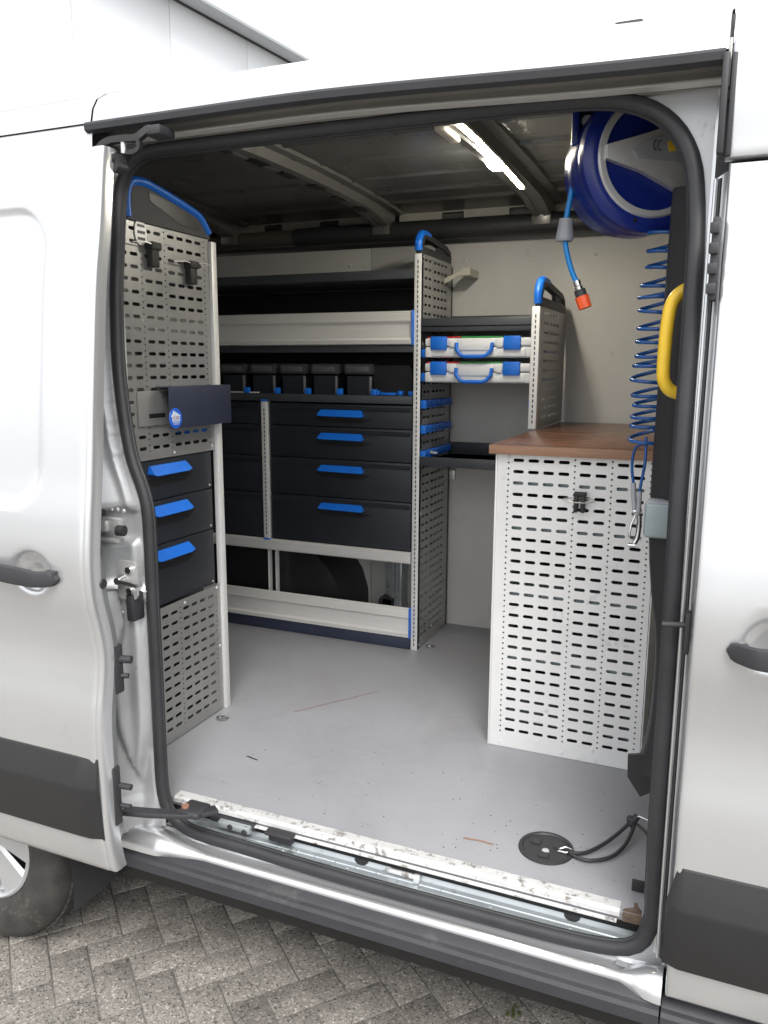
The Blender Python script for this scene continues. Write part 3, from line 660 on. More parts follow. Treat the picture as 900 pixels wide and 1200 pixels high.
# floor
fl = MB().box(-3.56, .42, 1.700, 3.56, .575, .600, .001).build('floor_panel', M['floor'], van)
b = MB(); b.prism([(1.703, .6025), (1.731, .6025), (1.731, .6005), (1.70, .6005), (1.695, .598), (1.695, .587), (1.6995, .587), (1.6995, .598)], 'x', -1.365, -.135)
b.build('edge_trim', M['trim'], fl, smooth=0)
b = MB(); b.prism([(1.6950, .5815), (1.6950, .5785), (1.686, .5765), (1.686, .5795)], 'x', -1.33, -.14); b.build('lower_trim_lip', M['trim'], fl, smooth=0)
bx('floor_edge_gap_shade', M['void'], fl, -1.36, -.07, 1.6955, 1.6995, .560, .5775, 0)  # black strip that paints the shaded gap below the edge trim
M['torn'] = mat('torn_ply', (.13, .09, .065), .8, 0, .5, 60)
bx('torn_floor_edge', M['torn'], fl, -.128, -.085, 1.6945, 1.6995, .579, .5995, 0)
MB().prism([(-.130, 1.7005), (-.088, 1.7005), (-.089, 1.716), (-.097, 1.726), (-.101, 1.741), (-.108, 1.739), (-.106, 1.722), (-.119, 1.714), (-.127, 1.709)], 'z', .6003, .6012).build('chipped_corner', M['torn'], fl, smooth=0)
def mark(pts, wd, z=.6012):
    b = MB()
    for (a, c) in zip(pts[:-1], pts[1:]):
        a, c = Vector((*a, z)), Vector((*c, z)); d = (c-a).normalized(); n_ = Vector((-d.y, d.x, 0))*wd/2
        b.bm.faces.new([b.bm.verts.new(p) for p in (a-n_, c-n_*.7, c+n_*.7, a+n_)])
    return b
stain = mat('rusty_scratch', (.26, .15, .12), .6, 0, .3, 90)
mark([(-1.33, 2.33), (-1.24, 2.46), (-1.19, 2.53), (-1.13, 2.62)], .004).build('scratch', stain, fl, smooth=0)
mark([(-.545, 1.83), (-.50, 1.835), (-.465, 1.832)], .008).build('scratch', mat('rust_mark', (.33, .20, .14), .7, 0, .3, 60), fl, smooth=0)
blk = mat('black_scuff', (.05, .045, .045), .6)
mark([(-1.305, 1.985), (-1.26, 1.975)], .007).build('scuff', blk, fl, smooth=0)
b = MB(); rr = random.Random(3)
for k in range(70):
    x, y = rr.uniform(-1.3, -.12), 1.735+abs(rr.gauss(0, .22)); r_ = rr.uniform(.0006, .0018)
    b.lathe([(.0001, .0016), (r_, .0012), (r_*1.2, .0)], Matrix.Translation((x, y, .600)), 6)
b.build('grit', blk, fl, kind='stuff')
# round socket in the floor
sk = MB().lathe([(.070, .001), (.069, .006), (.061, .007), (.058, .0035), (.0001, .003)], Matrix.Translation((-.337, 1.868, .600)), 36).build('floor_socket', M['rubber'], fl)
bmx = MB()
for a in (20, 140, 260):
    bmx.box(-.020, .020, -.010, .010, 0, .006, .002)
for i_, v in enumerate(bmx.bm.verts): pass
bmx.bm.free()
b = MB()
for a in (30, 150, 270):
    q = Matrix.Rotation(R(a), 4, 'Z'); c = q@Vector((.034, 0, 0)); b.box(c.x-.337-.014, c.x-.337+.014, c.y+1.868-.010, c.y+1.868+.010, .602, .608, .002)
b.build('socket_lugs', M['blackp'], fl); MB().lathe([(.0001, .008), (.009, .007), (.011, 0)], Matrix.Translation((-.335, 1.85, .601)), 12).build('socket_bolt', M['silver'], fl)
for (x, y) in ((-1.110, 3.16), (-1.529, 2.19)):
    b = MB(); b.box(x-.018, x+.018, y-.010, y+.010, .600, .604, .001)
    b.tube([(x+.020*math.cos(t), y-.012+.014*math.sin(t), .6065) for t in [2*math.pi*k/14 for k in range(14)]], .0028, 6, closed=True); b.cyl((x+.012, y, .600), (x+.012, y, .609), .007); b.build('lashing_ring', M['chrome'], fl)
# far wall, ceiling, rails
bx('wall_lining', M['lining'], van, -3.55, -1.552, 3.50, 3.52, .60, 2.345, .0015)
bx('wall_lining', M['lining'], van, -1.549, .42, 3.50, 3.52, .60, 2.345, .0015)
b = MB()
for x in [-2.5+i*.28 for i in range(10)]: b.lathe([(.0001, -.004), (.006, -.003), (.009, .0)], Matrix.Translation((x, 3.50, 2.27))@Matrix.Rotation(R(-90), 4, 'X'), 10)
b.build('wall_rivets', M['lining'], van)
bx('near_wall_lining', M['lining'], van, -3.55, -1.50, 1.74, 1.755, .60, 2.36)
b = MB(); b.tube([(-3.5, 3.44, 2.402), (-2.2, 3.44, 2.402), (-1.86, 3.44, 2.400)], .038, 16); b.build('ladder_tube', mat('brownish_tube', (.10, .09, .075), .35, 0, .2, 9, stretch=(.2, 4, 4)), van)
b = MB(); b.tube([(-1.9, 3.435, 2.398), (-1.0, 3.435, 2.394), (-.2, 3.435, 2.390), (.4, 3.435, 2.390)], .044, 16); b.build('rolled_cover', M['rubber'], van)
# cant rail with notches
b = MB(); x = -3.5
while x < .4:
    b.box(x, x+.20, 3.470, 3.478, 2.440, 2.490, .001); b.box(x+.20, x+.30, 3.472, 3.478, 2.472, 2.490, .001); x += .30
b.box(-3.5, .4, 3.44, 3.472, 2.491, 2.496, .001); b.build('cant_rail', M['cream'], van, smooth=0)
bx('cant_rail_back', M['roofin'], van, -3.5, .4, 3.52, 3.54, 2.33, 2.52)
MB().box(-3.5, .4, 1.765, 1.775, 2.36, 2.458).box(-3.5, .4, 1.776, 1.838, 2.452, 2.458).box(-3.5, .4, 1.838, 1.843, 2.452, 2.49).build('near_cant_rail', M['roofin'], van)
def rz(y): return 2.513-.030*((y-2.61)/.92)**2-.07*max(0, abs(y-2.61)/.92-.80)
prof = []
y = 1.842
ribs = [1.95, 2.13, 2.40, 2.66, 2.92, 3.14, 3.30]
while y < 3.56:
    d = sum(.010*math.exp(-((y-r_)/.012)**2) for r_ in ribs); prof.append((y, rz(y)-d)); y += .008
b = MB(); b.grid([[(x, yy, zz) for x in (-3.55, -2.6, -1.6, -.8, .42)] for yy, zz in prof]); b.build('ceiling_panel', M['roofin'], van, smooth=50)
def beam(xc, w_=.085):
    b = MB(); N = 26; rows = []
    for i in range(N+1):
        y = 1.85+(3.44-1.85)*i/N; z = rz(y)-.004; e = ss(3.18, 3.38, y)*.025+ss(2.0, 1.85, y)*.02
        rows.append([(xc-w_, y, z+.002), (xc-w_+.004, y, z-.010), (xc-w_*.55, y, z-.012), (xc-w_*.45, y, z-.042-e), (xc-.012, y, z-.046-e), (xc-.006, y, z-.040-e), (xc+.006, y, z-.040-e), (xc+.012, y, z-.046-e), (xc+w_*.45, y, z-.042-e), (xc+w_*.55, y, z-.012), (xc+w_-.004, y, z-.010), (xc+w_, y, z+.002)])
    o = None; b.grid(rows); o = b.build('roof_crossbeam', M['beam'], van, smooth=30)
    h = MB()
    for k in range(7):
        y = 1.98+k*.2; z = rz(y)-.051
        if xc < -1: h.box(xc-.024, xc+.006 if k % 2 else xc+.022, y-.045, y+.045, z-.0015, z+.003, .001)
    for k in range(8):
        y = 1.95+k*.19; h.lathe([(.0001, 0), (.008, 0)], Matrix.Translation((xc+.050 if k % 2 else xc-.050, y, rz(y)-.0175)), 10)
    h.build('beam_holes', M['void'], o, smooth=0)
    h = MB(); h.box(xc-.040, xc+.040, 3.385, 3.445, rz(3.40)-.105, rz(3.40)-.03, .004); h.box(xc-.062, xc+.062, 3.43, 3.455, rz(3.4)-.10, rz(3.4)-.06, .003); h.build('beam_foot', M['beam'], o)
    return o
beam(-1.455); beam(-.745); beam(-2.25); beam(.05)
# ceiling light
cl = empty('ceiling_light', (-.72, 2.3, 2.48), label='lit LED strip lamp on the roof beam beside the hose reel', cat='lamp')
def rel(o, e): o.parent = e; o.location = Vector(o.location)-Vector(e.location); return o
def strip(name, m, x0, x1, w_, dz, ya, yb, h=.006):
    b = MB(); N = 14; rows = []
    for i in range(N+1):
        t = i/N; y = ya+(yb-ya)*t; x = x0+(x1-x0)*t; z = rz(y)-dz
        rows.append([(x-w_, y, z), (x-w_, y, z-h), (x+w_, y, z-h), (x+w_, y, z), (x-w_, y, z)])
    b.grid(rows); return rel(b.build(name, m, None), cl)
strip('lamp_channel', M['lamp_body'], -.708, -.736, .013, .050, 2.17, 3.02, .010)
strip('led_strip', M['led'], -.706, -.734, .0055, .0602, 2.18, 3.00, .004)
rel(MB().box(-.765, -.733, 2.64, 2.72, 2.446, 2.470, .004).build('lamp_lens', M['ledw'], None), cl)
rel(MB().box(-.785, -.752, 2.19, 2.33, 2.440, 2.462, .006).box(-.752, -.70, 2.165, 2.185, 2.446, 2.462, .003).build('lamp_end_cap', M['lamp_body'], None), cl)

# wheel arch cover and body bracket behind the lowest shelf
b = MB(); rows = []
for i in range(15):
    t = i/14; a = math.pi*t
    rows.append([(-2.03+.44*math.cos(a)*(1+.05*k) if 0 else -2.03+.47*math.cos(a)+.03*math.sin(a), y, .60+.44*math.sin(a)**.8 if 0 < t < 1 else .60) for k, y in enumerate((3.16, 3.20, 3.34, 3.47, 3.50))])
for r_ in rows: r_[0] = (-2.03+(r_[0][0]+2.03)*.80, r_[0][1]+.02, .60+(r_[0][2]-.6)*.86)
b.grid(rows); b.bm.faces.new([b.bm.verts.new(r_[0]) for r_ in rows]); b.build('wheel_arch_cover', M['void'], van, smooth=60)
b = MB().box(-1.445, -1.385, 3.44, 3.46, .62, .90, .004).box(-1.375, -1.355, 3.42, 3.50, .62, .90, .004).box(-1.40, -1.37, 3.43, 3.445, .60, .92, .006); b.build('body_bracket', M['galv'], van)
MB().cyl((-1.44, 3.42, .69), (-1.44, 3.48, .69), .035).box(-1.455, -1.40, 3.42, 3.44, .66, .71, .004).build('filler_cap', M['blackp'], van)

# ------------------------------------------------------------------ cover of the front pillar, grab handle
b = MB(); rows = []
for z in [.86+i*.04 for i in range(34)]:
    xe = interp([(.82, -.128), (.86, -.128), (.95, -.112), (1.05, -.106), (1.2, -.109), (1.3, -.125), (1.42, -.137), (1.56, -.140), (1.87, -.138), (2.2, -.135)], z)
    rows.append([(xe+.004, 2.02, z), (xe-.004, 1.92, z), (xe, 1.875, z), (xe+.006, 1.855, z), (xe+.03, 1.845, z), (xe+.05, 1.81, z), (max(xe+.075, -.060), 1.765, z), (-.02, 1.765, z)])
b.grid(rows)
pc = b.build('pillar_cover', M['curtain'], van, smooth=60)
b = MB(); b.prism([(-.152, .90), (-.150, .845), (-.118, .800), (-.075, .83), (-.075, .92)], 'y', 1.858, 1.868); b.build('cover_flap', M['curtain'], pc, smooth=0)
bx('partition_side', M['curtain'], van, -.05, .41, 1.72, 1.76, .60, 2.36)
bx('lower_pillar_trim', M['floor'], van, -.085, .41, 1.755, 1.77, .60, .90, .001)
gh = MB(); path = [(-0.054, 1.775, 1.972), (-0.079, 1.770, 1.970), (-0.102, 1.765, 1.957), (-0.115, 1.762, 1.935), (-0.120, 1.76, 1.90), (-0.122, 1.76, 1.85), (-0.122, 1.76, 1.80), (-0.118, 1.762, 1.780), (-0.106, 1.765, 1.764), (-0.084, 1.770, 1.757), (-0.054, 1.775, 1.756)]
gh.tube(smoothpath(path), .0135, 14); gh.build('grab_handle', M['yellow'], van, smooth=80)

# ------------------------------------------------------------------ shared fittings
C4 = .0455
def post(parent, x0, x1, y, z0, z1, name='post', m='alupost', slots=True):
    """front upright with a column of slots facing -y"""
    xc = (x0+x1)/2; n = int((z1-z0-.03)/.0192)
    f = lambda u, v, w_: (xc+v, y-w_*-1 if 0 else y-w_, u)
    b = MB()
    for k in range(n):
        z = z0+.02+k*.0192; b.box(xc-.0022, xc+.0022, y-.0006, y+.004, z, z+.0125, 0)
    h = b
    o = MB().box(x0, x1, y, y+.028, z0, z1, .002).build(name, M[m], parent)
    if slots: h.build('slots', M['void'], o, smooth=0)
    else: h.bm.free()
    return o
def cap(parent, plane, a0, a1, z0, z1, t, out=None):
    """blue topped handle cap in the plane x=plane from y=a0 (front) to a1"""
    L = a1-a0; H = z1-z0
    P = [(a0, z0), (a0-.002, z0+H*.55), (a0+L*.06, z0+H*.9), (a0+L*.14, z1), (a0+L*.28, z1-.002), (a1-L*.16, z0+H*.74), (a1-L*.03, z0+H*.52), (a1, z0)]
    q_ = .011; loop = [(a0+q_, z0+q_), (a0+q_, z0+H*.5), (a0+L*.10+q_*.4, z0+H*.86), (a0+L*.18, z1-q_), (a0+L*.30, z1-q_-.002), (a1-L*.18, z0+H*.66), (a1-L*.06, z0+H*.46), (a1-q_, z0+q_)]
    o = MB().tube([(plane, y, z) for y, z in loop], 0, closed=True, sect=[(q_, t), (-q_, t), (-q_, -t), (q_, -t)]).build('end_cap', M['blackp'], parent, smooth=30)
    bx('cap_base', M['blackp'], o, plane-t*.95, plane+t*.95, a0+.002, a1-.002, z0+.0005, z0+H*.36, .003)
    MB().prism([(a1-L*.42, z0+H*.3), (a1-L*.42, z0+H*.74), (a1-L*.2, z0+H*.66), (a1-.012, z0+H*.3)], 'x', plane-t*.6, plane+t*.6).build('cap_web', M['blackp'], o, smooth=0)
    g_ = MB(); Q = P[1:7]; g_.tube(smoothpath([(plane, p[0], p[1]) for p in [(a0, z0+.012)]+Q[:4]], 3), 0, sect=[(.015*math.cos(k*math.pi/6)*.9, (t+.003)*math.sin(k*math.pi/6)) for k in range(12)])
    g_.build('grip', M['blue'], o, smooth=50); return o
def drawer(parent, name, x0, x1, z0, z1, yf, hx0, hx1, hz, axis='y'):
    """front in the plane y=yf facing -y"""
    b = MB(); b.box(x0+.0015, x1-.0015, yf, yf+.30, z0+.0015, z1-.0015, .003); o = b.build(name, M['dark'], parent)
    b = MB(); b.prism([(yf-.0005, z1-.012), (yf-.007, z1-.016), (yf-.007, z1-.020), (yf-.0005, z1-.030)], 'x', x0+.006, x1-.006); b.build('drawer_ridge', M['dark'], o)
    if hx0 is not None:
        w_ = hx1-hx0; b = MB()
        A = [(hx0+w_*.07, hz+.014), (hx1-w_*.05, hz+.014), (hx1+.002, hz-.010), (hx1-.006, hz-.015), (hx0+.006, hz-.013), (hx0-.002, hz-.008)]
        va = [b.bm.verts.new((x, yf-.004 if i < 2 else yf-.014, z)) for i, (x, z) in enumerate(A)]; vb = [b.bm.verts.new((x, yf+.004, z)) for x, z in A]
        b.bm.faces.new(va); n = len(A)
        for i in range(n): b.bm.faces.new((va[i], va[(i+1) % n], vb[(i+1) % n], vb[i]))
        b.build('drawer_handle', M['blue'], o, smooth=40)
        b = MB(); b.prism([(hx0-.03, hz-.022), (hx1+.035, hz-.022), (hx1-.005, hz-.040), (hx0+.03, hz-.040)], 'y', yf-.0012, yf+.002); b.build('grip_recess', M['void'], o, smooth=0)
    return o

# ------------------------------------------------------------------ large shelving unit on the far wall
YF = 3.09
su = empty('shelving_unit', (-1.9, YF, .6), label='tall shelving unit with wide dark drawers and aluminium trays along the far wall', cat='shelving')
su.location = (0, 0, 0)
XL, XR = -2.62, -1.182
cols_r = []
u = 3.115
cols = [(3.112, 'd')]+[(3.112+.032+i*C4, 's') for i in range(2)]+[(3.112+.032+C4*1+.0325, 'd')]
u = cols[-1][0]
cols += [(u+.031+i*C4, 's') for i in range(4)]+[(u+.031+3*C4+.034, 'd')]
fX = lambda X: (lambda u, v, w_: (X+w_, u, v))
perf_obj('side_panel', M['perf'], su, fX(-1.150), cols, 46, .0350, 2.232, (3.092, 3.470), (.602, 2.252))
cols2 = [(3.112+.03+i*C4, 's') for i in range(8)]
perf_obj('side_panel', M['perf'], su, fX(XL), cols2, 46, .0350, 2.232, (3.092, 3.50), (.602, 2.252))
post(su, -1.180, -1.150, YF, .600, 2.252)
post(su, XL-.02, XL+.01, YF, .600, 2.252)
cap(su, -1.163, YF, 3.47, 2.252, 2.335, .013)
bx('wall_edge_strip', M['rubber'], su, -1.156, -1.148, 3.472, 3.484, .602, 2.24)
b = MB()
for z in (.62, 1.2, 1.9, 2.24): b.cyl((-1.150, YF+.02, z), (-1.147, YF+.02, z), .005, n=8)
b.build('rivets', M['silver'], su)
# top tray
b = MB().box(XL, XR, YF+.002, YF+.016, 2.158, 2.195, .002).box(XL, XR, YF+.016, 3.47, 2.158, 2.164, .001).box(XL, XR, 3.46, 3.47, 2.164, 2.225, .001); b.build('shelf', M['shelf'], su)
b = MB()
for k in range(60): b.box(XL+.03+k*.0235, XL+.042+k*.0235, 3.4590, 3.461, 2.198, 2.212, 0)
b.build('shelf_slots', M['cream'], su, smooth=0)
bx('back_panel', M['curtain'], su, XL, XR, 3.472, 3.480, 1.655, 2.155)
def tray(z0, z1, lip, kick):
    b = MB(); P = [(YF+.30, z0+.004), (YF+.30, z0), (YF+.004, z0), (YF-.012, z0+.004), (YF-.014, z0+.020), (YF-.004, z0+.027), (YF+.004, z1-lip-.004), (YF+.001, z1-lip), (YF-.010, z1-lip+.003), (YF-.002, z1-.004), (YF+.004, z1), (YF+.010, z1-.003), (YF+.012, z0+.006)]
    b.prism(P, 'x', XL+.02, XR-.004); o = b.build('front_tray', M['alu'], su, smooth=20)
    bx('tray_end', M['blue'], su, XR-.0035, XR+.001, YF-.014, YF+.10, z0, z1+.002, .0005)
    return o
tray(1.897, 2.032, .042, 0)
bx('shelf', M['shelf'], su, XL, XR-.002, YF+.005, 3.47, 1.868, 1.894)
# shelf over the drawers
b = MB().box(XL, XR-.002, YF-.002, 3.47, 1.657, 1.690, .003); b.build('shelf', M['shelf'], su)
bx('shelf_lip', M['alu'], su, XL, -1.93, YF+.02, YF+.03, 1.690, 1.696)
Z = [1.652, 1.552, 1.412, 1.244, 1.034]
for k in range(4):
    drawer(su, 'drawer', -1.868, XR-.004, Z[k+1], Z[k], YF+.006, -1.622, -1.405, Z[k]-.040)
    drawer(su, 'drawer', XL+.02, -1.912, Z[k+1], Z[k], YF+.006, -2.40, -2.20, Z[k]-.040)
p = post(su, -1.905, -1.874, YF-.002, 1.034, 1.655, 'divider_post')
bx('post_cap', M['blue'], su, -1.907, -1.872, YF-.004, YF+.03, 1.6552, 1.664); bx('post_cap', M['blue'], su, -1.907, -1.872, YF-.004, YF+.03, 1.026, 1.0335)
b = MB(); b.prism([(YF, 1.032), (YF-.004, 1.026), (YF-.002, .986), (YF+.004, .980), (YF+.06, .980), (YF+.06, .986), (YF+.012, .99), (YF+.012, 1.032)], 'x', XL+.02, XR-.002); b.build('cross_rail', M['alu'], su, smooth=20)
bx('drawer_base', M['void'], su, XL+.02, XR-.004, YF+.07, 3.40, 1.006, 1.024)
MB().prism([(-1.905, .6), (-1.905, .98), (-1.898, .98), (-1.898, .70), (-1.866, .70), (-1.866, .98), (-1.860, .98), (-1.860, .6)], 'y', 3.12, 3.145).build('rear_upright', M['alupost'], su, smooth=0)
bx('dark_divider', M['void'], su, XL+.02, -1.905, 3.24, 3.26, .61, 1.0)
tray(.652, .786, .045, 0)
bx('kick_plate', M['navy'], su, XL+.02, XR-.002, YF-.004, YF+.010, .6015, .650, .002)
bx('wall_fixing', M['silver'], su, -1.148, -1.120, 3.478, 3.498, 1.30, 1.345, .003)
b = MB().prism([(-1.148, 2.180), (-1.09, 2.205), (-1.07, 2.210), (-1.07, 2.195), (-1.09, 2.187), (-1.148, 2.158)], 'y', 3.36, 3.364).box(-1.075, -1.035, 3.364, 3.498, 2.190, 2.222, .002); b.build('wall_bracket', M['cream'], su, smooth=0)
# bins
def make_bin(x):
    e = empty('storage_bin', (x, YF+.03, 1.690), cat='bin', group='small storage bins on the shelf above the drawers')
    w_ = .122
    rel(MB().prism([(.0, .0), (-.004, .080), (.15, .080), (.15, .0)], 'x', -w_/2+.006, w_/2-.006).build('bin_body', M['dark'], None, smooth=0), e).location = (0, 0, 0)
    o = MB().prism([(-.012, .088), (-.016, .120), (.0, .130), (.15, .130), (.15, .088)], 'x', -w_/2, w_/2).build('bin_front', mat('charcoal_bin', (.050, .053, .058), .45), None, smooth=0); o.parent = e
    o2 = bx('label_window', mat('label_strip', (.085, .088, .09), .35), o, -w_/2+.010, w_/2-.010, -.0185, -.012, .096, .120, .001)
    o3 = bx('side_stripe', mat('bin_side_grey', (.15, .155, .16), .4), e, w_/2-.012, w_/2-.002, -.0075, .0, .002, .078, .001)
    o4 = bx('bin_foot', M['blue'], e, w_/2+.001, w_/2+.026, -.020, .0, .0, .026, .003)
    return e
proto = make_bin(-2.062); proto['label'] = 'dark storage bin nearest the tall perforated cabinet on the left'
kids()
names = ['second dark storage bin from the left on the shelf over the drawers', 'third dark storage bin from the left on the shelf over the drawers', 'fourth dark storage bin from the left on the shelf over the drawers', 'fifth dark storage bin from the left, beside the low blue and black one']
for x, l_ in zip((-1.905, -1.752, -1.597, -1.437), names): copy_tree(proto, (x, YF+.03, 1.690), l_)
e = empty('storage_bin', (-1.29, YF+.05, 1.690), label='black bin turned sideways at the right end of the bin row', cat='bin', group='small storage bins on the shelf above the drawers')
for o in (MB().prism([(-.085, .0), (-.09, .118), (-.08, .125), (.075, .125), (.085, .105), (.085, .0)], 'y', 0, .12).build('bin_body', M['void'], None, smooth=0),): o.parent = e
for x0, x1 in ((-.085, -.055), (-.05, .02), (.03, .05), (.078, .102)): bx('bin_foot', M['blue'], e, x0, x1, -.025, .0, .001, .020 if x1-x0 < .05 else .012, .003)

# ------------------------------------------------------------------ small shelving unit between the two perforated ends
s2 = empty('wall_shelf', (-.9, 3.0, 1.4), label='narrow dark shelf unit with one perforated end standing on the wooden bench', cat='shelving'); s2.location = (0, 0, 0)
X2 = -.643
cols = [(3.035, 'd')]+[(3.035+.032+i*C4, 's') for i in range(2)]+[(3.035+.032+C4+.033, 'd')]; u = cols[-1][0]
cols += [(u+.031+i*C4, 's') for i in range(4)]+[(u+.031+3*C4+.034, 'd')]
perf_obj('side_panel', M['perf'], s2, fX(X2), cols, 12, .0350, 2.008, (2.990, 3.470), (1.583, 2.028))
post(s2, X2-.030, X2, 2.965, 1.583, 2.028)
cap(s2, X2-.012, 2.985, 3.46, 2.028, 2.128, .013)
XA = -1.146; XB = X2-.032
b = MB().box(XA, XB, 3.085, 3.47, 1.965, 1.971, .001).box(XA, XB, 3.085, 3.098, 1.948, 2.000, .003).box(XA, XB, 3.462, 3.47, 1.971, 2.03, .001); b.build('shelf', M['shelf'], s2)
b = MB()
for k in range(19): b.box(XA+.02+k*.0235, XA+.032+k*.0235, 3.4610, 3.463, 2.008, 2.022, 0)
b.build('shelf_slots', M['void'], s2, smooth=0)
b = MB().box(XA, XB+.02, 3.085, 3.47, 1.412, 1.420, .001).box(XA, XB+.02, 3.078, 3.094, 1.405, 1.445, .003).box(XA, XB+.02, 3.46, 3.47, 1.42, 1.475, .001); b.build('shelf', M['shelf'], s2)
def runner(z, xa, s_, front=True, full=True):
    b = MB(); b.box(min(xa, xa+s_*.018), max(xa, xa+s_*.018), 3.10, 3.455, z-.012, z-.006, .001)
    for k in range(12): b.box(min(xa, xa+s_*.016), max(xa, xa+s_*.016), 3.105+k*.0295, 3.123+k*.0295, z-.005, z+.018, .002)
    b.box(min(xa, xa+s_*.024), max(xa, xa+s_*.024), 3.085, 3.10, z-.014, z+.020, .003); return b.build('case_runner', M['blue'], s2)
for z in (1.655, 1.552, 1.448): runner(z, XA, 1)
runner(1.860, XA, 1); runner(1.765, XA, 1); runner(1.86, XB, -1); runner(1.765, XB, -1)
bx('runner_end', M['blue'], s2, XB-.004, XB+.001, 2.985, 3.00, 1.655, 1.690)
b = MB().box(XA+.01, XA+.04, 3.18, 3.20, 1.446, 1.456, .002).cyl((XA+.02, 3.17, 1.45), (XA+.02, 3.17, 1.462), .006); b.build('fixing_clip', M['silver'], s2)
# cases
def make_case(z, label):
    e = empty('carrying_case', (-.911, 3.075, z), label=label, cat='case', group='white carrying cases with blue latches')
    w_ = .215
    def add(b, n, m, s=0): o = b.build(n, m, None, smooth=s); o.parent = e; return o
    add(MB().box(-w_, w_, .004, .33, .0, .042, .006).box(-w_+.02, w_-.02, .0, .02, .004, .036, .004), 'case_base', M['white'], 30)
    add(MB().box(-w_, w_, .0, .33, .044, .076, .006), 'case_lid', M['white'], 30)
    for x in (-.155, .142):
        add(MB().box(x-.034, x+.034, -.010, .004, .030, .082, .004), 'latch', M['blue'], 30)
    add(MB().box(-.080, .065, -.0045, .004, .026, .074, .005), 'centre_plate', M['white'], 30)
    add(MB().tube([(-.080, -.008, .056), (-.078, -.014, .030), (-.060, -.018, .010), (-.045, -.018, .004), (.030, -.018, .004), (.046, -.018, .010), (.063, -.014, .030), (.065, -.008, .056)], .0075, 8), 'case_handle', M['blue'], 60)
    add(MB().box(-w_+.01, -.07, .002, .06, .0765, .0815, .001), 'red_edge', M['red'])
    add(MB().box(-.065, .10, .002, .06, .0765, .0815, .001), 'green_edge', M['green'])
    add(MB().box(-w_+.004, -w_+.030, -.006, .004, .002, .040, .003).box(-.110, -.086, -.006, .004, .040, .070, .003).box(.078, .105, -.006, .004, .040, .070, .003), 'moulded_ribs', M['white'], 30)
    return e
make_case(1.846, 'upper white case with blue latches and blue handle in the narrow shelf')
make_case(1.748, 'lower white case with blue latches and blue handle in the narrow shelf')

# ------------------------------------------------------------------ tool cabinet on the near wall, facing forward
tc_ = empty('tool_cabinet', (0, 0, 0), label='perforated tool cabinet with three blue handled drawers behind the door pillar', cat='cabinet')
XC = -1.580; YE = 2.262
e0 = YE-.026
cols = [(e0, 'd')]+[(e0-.031-i*C4, 's') for i in range(4)]; u = cols[-1][0]-.031; cols += [(u, 'd'), (u-.031, 's'), (u-.031-C4, 's'), (u-.062-C4, 'd')]; u = cols[-1][0]; cols += [(u-.031-i*C4, 's') for i in range(3)]
cols = sorted(cols); ymin = cols[0][0]-.03
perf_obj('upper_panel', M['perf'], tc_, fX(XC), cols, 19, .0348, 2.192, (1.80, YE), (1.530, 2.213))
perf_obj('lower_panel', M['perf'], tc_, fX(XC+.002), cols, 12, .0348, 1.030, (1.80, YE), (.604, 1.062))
post(tc_, XC-.003, XC+.012, YE, .60, 2.205, slots=False)
MB().box(XC-.010, XC+.010, YE+.003, YE+.025, .60, 2.205, .002).build('corner_post', M['alupost'], tc_)
bx('cabinet_body', M['void'], tc_, -1.95, XC-.06, 1.80, YE-.01, .62, 1.50)
bx('cabinet_shelf', M['shelf'], tc_, -1.95, XC-.01, 1.80, YE-.01, 1.86, 1.885); bx('cabinet_tray', M['alu'], tc_, -1.95, XC-.012, 1.80, YE-.01, 1.90, 1.945)
bx('far_panel', M['perf'], tc_, -1.952, -1.948, 1.80, YE, .6, 2.2); bx('cabinet_back', M['shelf'], tc_, -1.95, XC, 1.79, 1.795, .6, 2.2)
bx('cabinet_shelf', M['shelf'], tc_, -1.95, XC-.01, 1.80, YE-.01, 2.00, 2.012)
b = MB()
for y, z in ((YE-.02, 1.546), (YE-.22, 1.542), (YE-.02, 1.052), (YE-.20, 1.048), (YE-.013, .84)): b.lathe([(.0001, .003), (.004, .002), (.005, 0)], Matrix.Translation((XC+.002, y, z))@Matrix.Rotation(R(90), 4, 'Y'), 8)
b.build('rivets', M['white'], tc_)
# drawers facing +x
ZC = [1.528, 1.402, 1.262, 1.066]
for k in range(3):
    z1, z0 = ZC[k], ZC[k+1]
    o = MB().box(XC-.35, XC-.004, 1.81, YE-.018, z0+.0015, z1-.0015, .003).build('drawer', M['dark'], tc_)
    hz = z1-.032; b = MB(); ya, yb = 1.925, 2.108
    A = [(ya, hz+.015), (yb-.010, hz+.015), (yb, hz-.010), (yb-.02, hz-.015), (ya+.01, hz-.015), (ya-.008, hz-.008)]
    va = [b.bm.verts.new((XC+(.002 if i < 2 else .020), y, z)) for i, (y, z) in enumerate(A)]; vb = [b.bm.verts.new((XC-.006, y, z)) for y, z in A]
    b.bm.faces.new(va)
    for i in range(6): b.bm.faces.new((va[i], va[(i+1) % 6], vb[(i+1) % 6], vb[i]))
    b.build('drawer_handle', M['blue'], o, smooth=40)
    b = MB(); b.prism([(ya-.02, hz-.024), (yb+.035, hz-.024), (yb-.005, hz-.048), (ya, hz-.048)], 'x', XC-.0045, XC-.0028); b.build('grip_recess', M['void'], o, smooth=0)
    MB().lathe([(.0001, .002), (.003, .001), (.004, 0)], Matrix.Translation((XC-.004, YE-.032, z0+.012))@Matrix.Rotation(R(90), 4, 'Y'), 8).build('drawer_screw', M['silver'], o)
